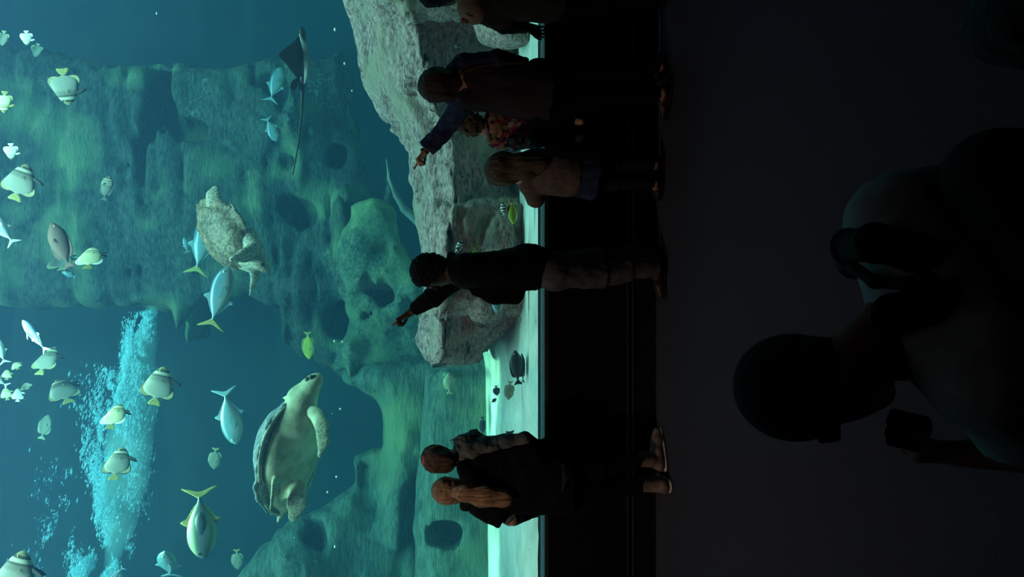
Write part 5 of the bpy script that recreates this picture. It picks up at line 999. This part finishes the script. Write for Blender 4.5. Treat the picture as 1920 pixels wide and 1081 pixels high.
# ---------------------------------------------------------------- visitor in a cap, close by, with a backpack and a phone
def cap_visitor():
    Y = 1.32; q = lambda x, y, o=0: P(x, y, Y+o); hc = q(1524, 724); g = np.array([hc[0]+.05, hc[1]-.05, 0]); r = person('close visitor in dark cap and pale shirt bending over a phone, seen from behind', g, 'visitors standing back in the hall')
    f0 = IV(.52, .42, -.74); up0 = np.array([0.0, .35, 1]); B = Field(.005); w = head(B, hc, up0, f0, .98); f, l, u = frame(up0, f0); R = np.stack([f, l, u])
    sR, sL = q(1692, 418, .02), q(1856, 692, -.16); nb = q(1690, 606, -.05); B.cap(w(-.035, 0, -.06), nb, .056, .066, .03)
    hR = np.array([sR[0]-.02, sR[1]-.08, .62]); hL = np.array([sL[0]+.06, sL[1]-.02, .62]); torso(B, sR, sL, hR, hL, .075, .09)
    eL = q(1975, 850, -.05); wL = q(1810, 850, .08); B.chain([sL, eL, wL], [.046, .04, .027], .03); hand(B, wL, q(1690, 842, .12)-wL, (.4, .5, .6), .95, 'grip', 1)
    eR = sR+np.array([.08, .02, -.27]); wR = eR+np.array([-.12, .18, .06]); B.chain([sR, eR, wR], [.046, .04, .027], .03); hand(B, wR, (-.5, .6, .3), (-.5, 0, .5), .95, 'grip', -1)
    for h_ in (hR, hL): B.chain([h_, h_*np.array([1, 1, 0])+np.array([0, .02, .36]), h_*np.array([1, 1, 0])+np.array([0, -.02, .06]), h_*np.array([1, 1, 0])+np.array([0, .12, .03])], [.085, .055, .036, .03], .03)
    part('body', B.mesh(), mat('tanned_skin', lin(150, 92, 72), lin(130, 78, 60), rough=.6), r)
    H = Field(.005); H.ell(w(-.02, 0, .0), [.092, .083, .095], R, 0); H.cut(w(.05, 0, 0), f); part('hair', H.mesh(disp=fold(.003, (60, 60, 60), 2)), h_black, r)
    C = Field(.004); C.ell(w(-.006, 0, .034), [.112, .095, .105], R, 0); C.cut(w(-.02, 0, -.015), unit(-u*.92-f*.25)); C.ell(w(0, 0, .14), [.010, .010, .006], R, .002); o = part('cap', C.mesh(), cloth('navy_cap_cloth', lin(26, 32, 40), lin(20, 25, 32), bump=.2), r)
    V_ = Field(.004); V_.cap(w(.085, .035, .015), w(.155, .022, -.005), .045, .036, .02, sq=(u, .14)); V_.cap(w(.085, -.035, .015), w(.155, -.022, -.005), .045, .036, .02, sq=(u, .14)); part('cap_brim', V_.mesh(), bpy.data.materials['navy_cap_cloth'], r)
    T = Field(.006); torso(T, sR, sL, hR, hL, .092, .115, .05); T.cap(nb+np.array([0, -.01, -.03]), sR, .07, .085, .05); T.cap(nb+np.array([0, -.01, -.03]), sL, .07, .095, .05); T.chain([sL, eL*.55+sL*.45], [.098, .092], .03, flat=(0, 1)); T.chain([sR, sR*.5+eR*.5], [.09, .08], .03, flat=(0, 1)); part('shirt', T.mesh(disp=fold(.006, (9, 9, 9), 6)), c_white2, r)
    K = Field(.004); ring = [nb+.074*(math.cos(t)*XR+math.sin(t)*np.array([0, .9, .25])) for t in np.linspace(0, 2*math.pi, 15)]; K.chain(ring, [.013]*15, .01); part('neckline', K.mesh(), c_white2, r)
    Lg = Field(.008)
    for h_ in (hR, hL): Lg.chain([h_, h_*np.array([1, 1, 0])+np.array([0, .02, .36]), h_*np.array([1, 1, 0])+np.array([0, -.02, .10])], [.11, .078, .058], .03, flat=(0, 1))
    Lg.cap(hR, hL, .11, .11, .04); part('trousers', Lg.mesh(), c_black, r)
    for h_ in (hR, hL): shoe(r, h_*np.array([1, 1, 0])+np.array([0, -.05, 0]), h_*np.array([1, 1, 0])+np.array([-.03, .2, 0]), 1.0, c_darksh)
    # phone in the hand
    ph = empty('phone', q(1695, 806, .10)); tag(ph, 'dark phone held up in the hand of the close visitor in the cap', 'phone')
    a, b = q(1672, 800, .10), q(1735, 815, .10); n_ = unit(np.cross(b-a, IV(.1, 1, .1))); F_ = Field(.003); t_ = unit(np.cross(n_, b-a))
    F_.cap(a-t_*.026, b-t_*.026, .012, .012, .0, sq=(n_, .35)); F_.cap(a+t_*.026, b+t_*.026, .012, .012, 0, sq=(n_, .35)); F_.cap(a-t_*.012, b-t_*.012, .016, .016, 0, sq=(n_, .26)); F_.cap(a+t_*.012, b+t_*.012, .016, .016, 0, sq=(n_, .26)); part('phone_case', F_.mesh(), mat('dark_phone_case', lin(24, 25, 30), rough=.4), ph)
    L_ = Field(.002); L_.ell(a+n_*.005-t_*.014, [.006, .006, .006], None, 0); L_.ell(a+n_*.005+t_*.004, [.006, .006, .006], None, 0); part('camera_lens', L_.mesh(), mat('lens_glass', lin(10, 10, 14), rough=.1, spec=.6), ph)
    # backpack
    mid = (sR*.55+sL*.45); bp = empty('backpack', mid+np.array([0, -.16, -.25])); tag(bp, 'black backpack worn by the close visitor in the cap', 'backpack'); m_bp = cloth('black_nylon', lin(14, 14, 16), rough=.7, bump=.3)
    bx = unit(sR-sL); back = unit(np.cross(bx, (0, 0, 1))); back = back if back[1] < 0 else -back; top = mid+back*.17+np.array([0, 0, -.05]); top = top+bx*.0
    K2 = Field(.007)
    for e in (-.09, 0, .09): K2.cap(top+bx*e, top+bx*e+np.array([0, 0, -.36]), .085, .10, .03)
    part('main_bag', K2.mesh(disp=fold(.006, (9, 9, 9), 6)), m_bp, bp)
    K3 = Field(.007); K3.cap(top+back*.09+np.array([0, 0, -.22])-bx*.08, top+back*.09+np.array([0, 0, -.22])+bx*.08, .075, .075, .03); part('front_pocket', K3.mesh(), m_bp, bp)
    for pts in ([q(1735, 480, -.12), q(1640, 455, -.06), q(1590, 462, .02), q(1600, 490, .10), q(1660, 470, .14)], [q(1740, 570, -.16), q(1672, 590, -.12), q(1655, 640, -.04), q(1690, 680, .04), q(1750, 690, .1)]):
        K4 = Field(.005); K4.chain(pts, [.034, .032, .03, .03, .03], .02, sq=(TOW, .45)); part('shoulder_strap', K4.mesh(), m_bp, bp)
    K5 = Field(.004); K5.chain([q(1600, 500, -.03), q(1640, 528, -.08), q(1700, 532, -.13), q(1745, 520, -.16)], [.011]*4, .01); part('grab_handle', K5.mesh(), m_bp, bp)
cap_visitor()
def seated_visitor():
    c = P(1962, 24, 1.16); r = person('dim dark headed visitor at the bottom corner of the hall, only the crown showing', np.array([c[0], c[1], 0]), 'visitors standing back in the hall'); B = Field(.007); w = head(B, c, (0, .1, 1), (-.1, 1, -.05), .95); Z = np.array([0, 0, 1.])
    s1, s2 = c+np.array([.13, 0, -.26]), c+np.array([-.11, 0, -.26]); h1, h2 = c*np.array([1, 1, 0])+np.array([.09, 0, .5]), c*np.array([1, 1, 0])+np.array([-.09, 0, .5]); B.cap(c-Z*.08, c-Z*.22, .045, .05, .03); torso(B, s1, s2, h1, h2, .065, .075)
    for s_, h_, e in ((s1, h1, 1), (s2, h2, -1)):
        B.chain([s_, s_+np.array([.04*e, .02, -.22]), s_+np.array([.02*e, .14, -.34])], [.04, .034, .024], .03); hand(B, s_+np.array([.02*e, .14, -.34]), (0, .6, -.6), (-e, 0, 0), .8, 'relaxed', e); B.chain([h_, h_*np.array([1, 1, 0])+Z*.28, h_*np.array([1, 1, 0])+Z*.04, h_*np.array([1, 1, 0])+Z*.03+np.array([0, .12, 0])], [.075, .05, .033, .028], .03)
    part('body', B.mesh(), m_skin, r); H = Field(.006); f, l, u = frame((0, .1, 1), (-.1, 1, -.05)); H.ell(w(-.012, 0, .028), [.112, .098, .102], np.stack([f, l, u]), 0); H.ell(w(-.04, 0, -.04), [.08, .082, .08], np.stack([f, l, u]), .03); H.cut(w(.06, 0, .03), f*.9-u*.45); part('hair', H.mesh(disp=fold(.005, (40, 40, 20), 2)), hairm('dark_hair', lin(40, 36, 36), lin(56, 50, 48)), r)
    T = Field(.008); torso(T, s1, s2, h1, h2, .08, .095, .05)
    for s_, e in ((s1, 1), (s2, -1)): T.chain([s_, s_+np.array([.04*e, .02, -.22]), s_+np.array([.02*e, .12, -.32])], [.062, .052, .042], .03, flat=(0, 1))
    part('jumper', T.mesh(), c_navyblack, r); Lg = Field(.008)
    for h_ in (h1, h2): Lg.chain([h_, h_*np.array([1, 1, 0])+Z*.28, h_*np.array([1, 1, 0])+Z*.08], [.095, .07, .05], .03, flat=(0, 1))
    part('trousers', Lg.mesh(), c_black, r)
    for h_ in (h1, h2): shoe(r, h_*np.array([1, 1, 0])+np.array([0, -.05, 0]), h_*np.array([1, 1, 0])+np.array([0, .16, 0]), .85, c_darksh)
seated_visitor()
